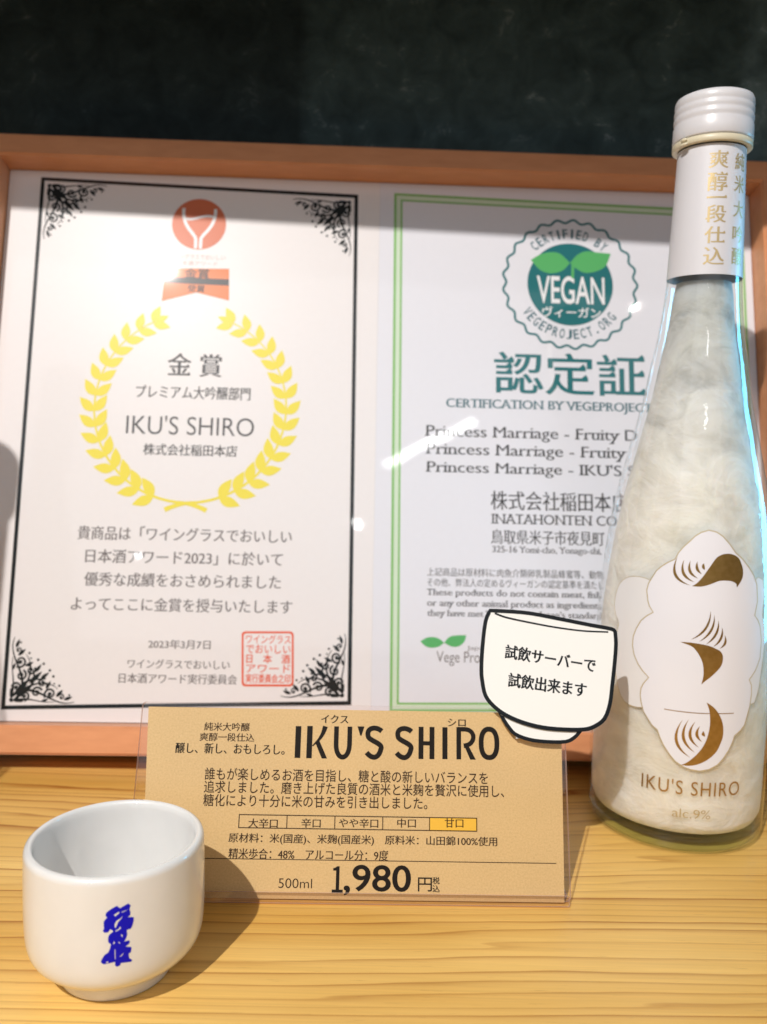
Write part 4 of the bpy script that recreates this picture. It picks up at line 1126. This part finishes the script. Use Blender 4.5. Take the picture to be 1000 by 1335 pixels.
lathe_obj('cup_body', CUP_FOOT[::-1]+CUP_OUT+CUP_RIM+CUP_IN, M_porcelain, cu, 192)
def interp(prof, z):
    for (z0, r0), (z1, r1) in zip(prof, prof[1:]):
        if z0 <= z <= z1: return r0+(r1-r0)*(z-z0)/max(z1-z0, 1e-9)
    return prof[0][1] if z < prof[0][0] else prof[-1][1]
crest = [smooth_closed(p, 2) if i == 0 else p for i, p in enumerate(CREST)]
print_round('blue_emblem', crest, M_blue, cu, lambda z: interp(CUP_OUT, z), 0.06)

# ------------------------------------------------------------------ sake bottle
PROF = smooth_profile([(0.0, 32.6), (0.6, 34.8), (2.5, 36.2), (8, 36.8), (28, 37), (60, 37), (90, 36.6), (106, 35.7), (127, 33.7), (145, 31.0), (157, 28.2), (172.5, 24.8), (185.5, 21.8), (200, 19.5), (212.6, 17.2), (223, 15.9), (235, 14.9), (256, 14.2), (277, 13.5), (286, 13.3)], 5)
def rad(z): return interp(PROF, z)
def at_px(poly): return [(a, b) for a, b in poly]
def make_bottle(loc, label):
    bo = empty('sake_bottle', Matrix.Translation(loc), label, 'bottle')
    lathe_obj('glass_body', PROF+[(286.2, 12.0)], M_glass, bo, 192)
    lathe_obj('thick_base', [(0.3, 0), (0.3, 31.0), (0.9, 33.6), (2.6, 35.4), (6.2, 36.2), (6.9, 35.0), (6.2, 31.5), (5.4, 26.0), (6.2, 16.0), (9.4, 0)], M_base_glass, bo, 160)
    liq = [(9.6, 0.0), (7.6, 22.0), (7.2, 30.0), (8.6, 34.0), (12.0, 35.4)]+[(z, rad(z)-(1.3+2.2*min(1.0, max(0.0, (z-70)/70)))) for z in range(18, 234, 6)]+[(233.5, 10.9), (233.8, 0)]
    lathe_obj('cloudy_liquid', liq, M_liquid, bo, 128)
    cap = []
    z = 290.2
    cap += [(290.0, 13.4), (290.0, 15.5), (290.6, 15.85)]
    for zz, rr in ((293.5, 15.8), (296.2, 15.75), (296.9, 15.45), (297.7, 15.45), (298.4, 15.75), (299.6, 15.75), (300.2, 15.45), (301.0, 15.45), (301.6, 15.7), (302.8, 15.65), (303.3, 15.4), (303.9, 15.4), (304.5, 15.6), (306.2, 15.5), (307.3, 15.0), (307.8, 14.0), (308.0, 0.0)):
        cap.append((zz, rr))
    lathe_obj('screw_cap', cap, M_cap, bo, 144, auto=60)
    ring = lathe_obj('tamper_ring', [(287.2, 13.45), (287.0, 15.3), (287.4, 15.75), (289.5, 15.75), (289.8, 15.4), (289.8, 13.45)], M_ring, bo, 144, close=True)
    bm = bmesh.new()
    a = math.radians(-62)
    for k in range(2):
        mtx = Matrix.Rotation(a, 4, 'Z') @ Matrix.Translation((0, -0.01615, 0.2872+0.0018*k)) @ Matrix.Diagonal((0.0042-0.001*k, 0.0016, 0.0016, 1))
        bmesh.ops.create_uvsphere(bm, u_segments=16, v_segments=10, radius=0.5, matrix=mtx)
    bm_obj('tear_tab', bm, M_ring, ring, smooth=True)
    zs = [235.0+i*4 for i in range(13)]
    lab = lathe_obj('neck_label', [(z, rad(z)+0.22) for z in zs]+[(286.6, rad(286)+0.22), (286.6, rad(286)+0.05)]+[(z, rad(z)+0.05) for z in zs[::-1]], M_label, bo, 144, close=True)
    P = []
    for ch, th, z, w, h in NECK_TEXT:
        col = 0 if th < 0.3 else 1
        th0 = -0.13 if col == 0 else 0.60
        P += [[((a-0)/13.8+th0, b) for a, b in p] for p in text_in_box(ch, 0, z, (7.4 if col == 0 else 6.0), max(h, 1.4), 'minb')]
    print_round('label_lettering', P, M_gold_pale, lab, rad, 0.30, 0.12)
    for q in (SIDE_CLOUD_L, SIDE_CLOUD_R):
        s = print_round('side_cloud_print', [smooth_closed(at_px(q), 3, True)], M_decal_side, bo, rad, 0.08)
        print_round('gold_outline', [scale_stroke(smooth_closed(at_px(q), 3, True), 0.22)[k] for k in (0, 1)], M_gold_line, s, rad, 0.12)
    cl_ = print_round('cloud_print', [at_px(CLOUD)], M_decal, bo, rad, 0.16)
    lobe = scale_stroke(at_px(CLOUD), 0.42)
    print_round('gold_outline', lobe, M_gold_line, cl_, rad, 0.20)
    for q in (GOLD_A, GOLD_B, GOLD_C):
        print_round('gold_crescent', [smooth_closed(at_px(q), 3, True)], M_gold, cl_, rad, 0.24)
    for q in STRIPES:
        print_round('gold_stripe', [at_px(q)], M_gold, cl_, rad, 0.22)
    print_round('thin_line', [sc_back(p) for p in stroke(sc_fwd(at_px(THIN_LINE)), 0.3, 0.3)], M_gold, cl_, rad, 0.28)
    for s, th, z, w, h in BOTTLE_TEXT:
        P = [[(a/36.9+th, b) for a, b in p] for p in text_in_box(s, 0, z, w*36.9, h, 'plain' if 'S' in s else 'light', 0, 1.12 if 'S' in s else 1.0)]
        print_round('printed_name' if 'S' in s else 'strength_text', P, M_gold_pale if 'S' not in s else M_gold, bo, rad, 0.16)
    return bo
bottle = make_bottle((0.13235, 0.36755, 0.0), 'tall clear bottle of cloudy white sake with white cap, right of the price card')

# the next bottle along the table, just outside the picture on the left: its shadow falls across the frame's left rail
def copy_tree(o, parent=None):
    c = o.copy()
    COL.objects.link(c)
    c.parent = parent
    for ch in list(o.children): copy_tree(ch, c)
    return c
nb = copy_tree(bottle)
nb.location = (-0.236, 0.262, 0.0)
nb.rotation_euler = (0, 0, 0.9)
nb['label'] = 'second sake bottle left of the cup, casting its shadow on the frame'
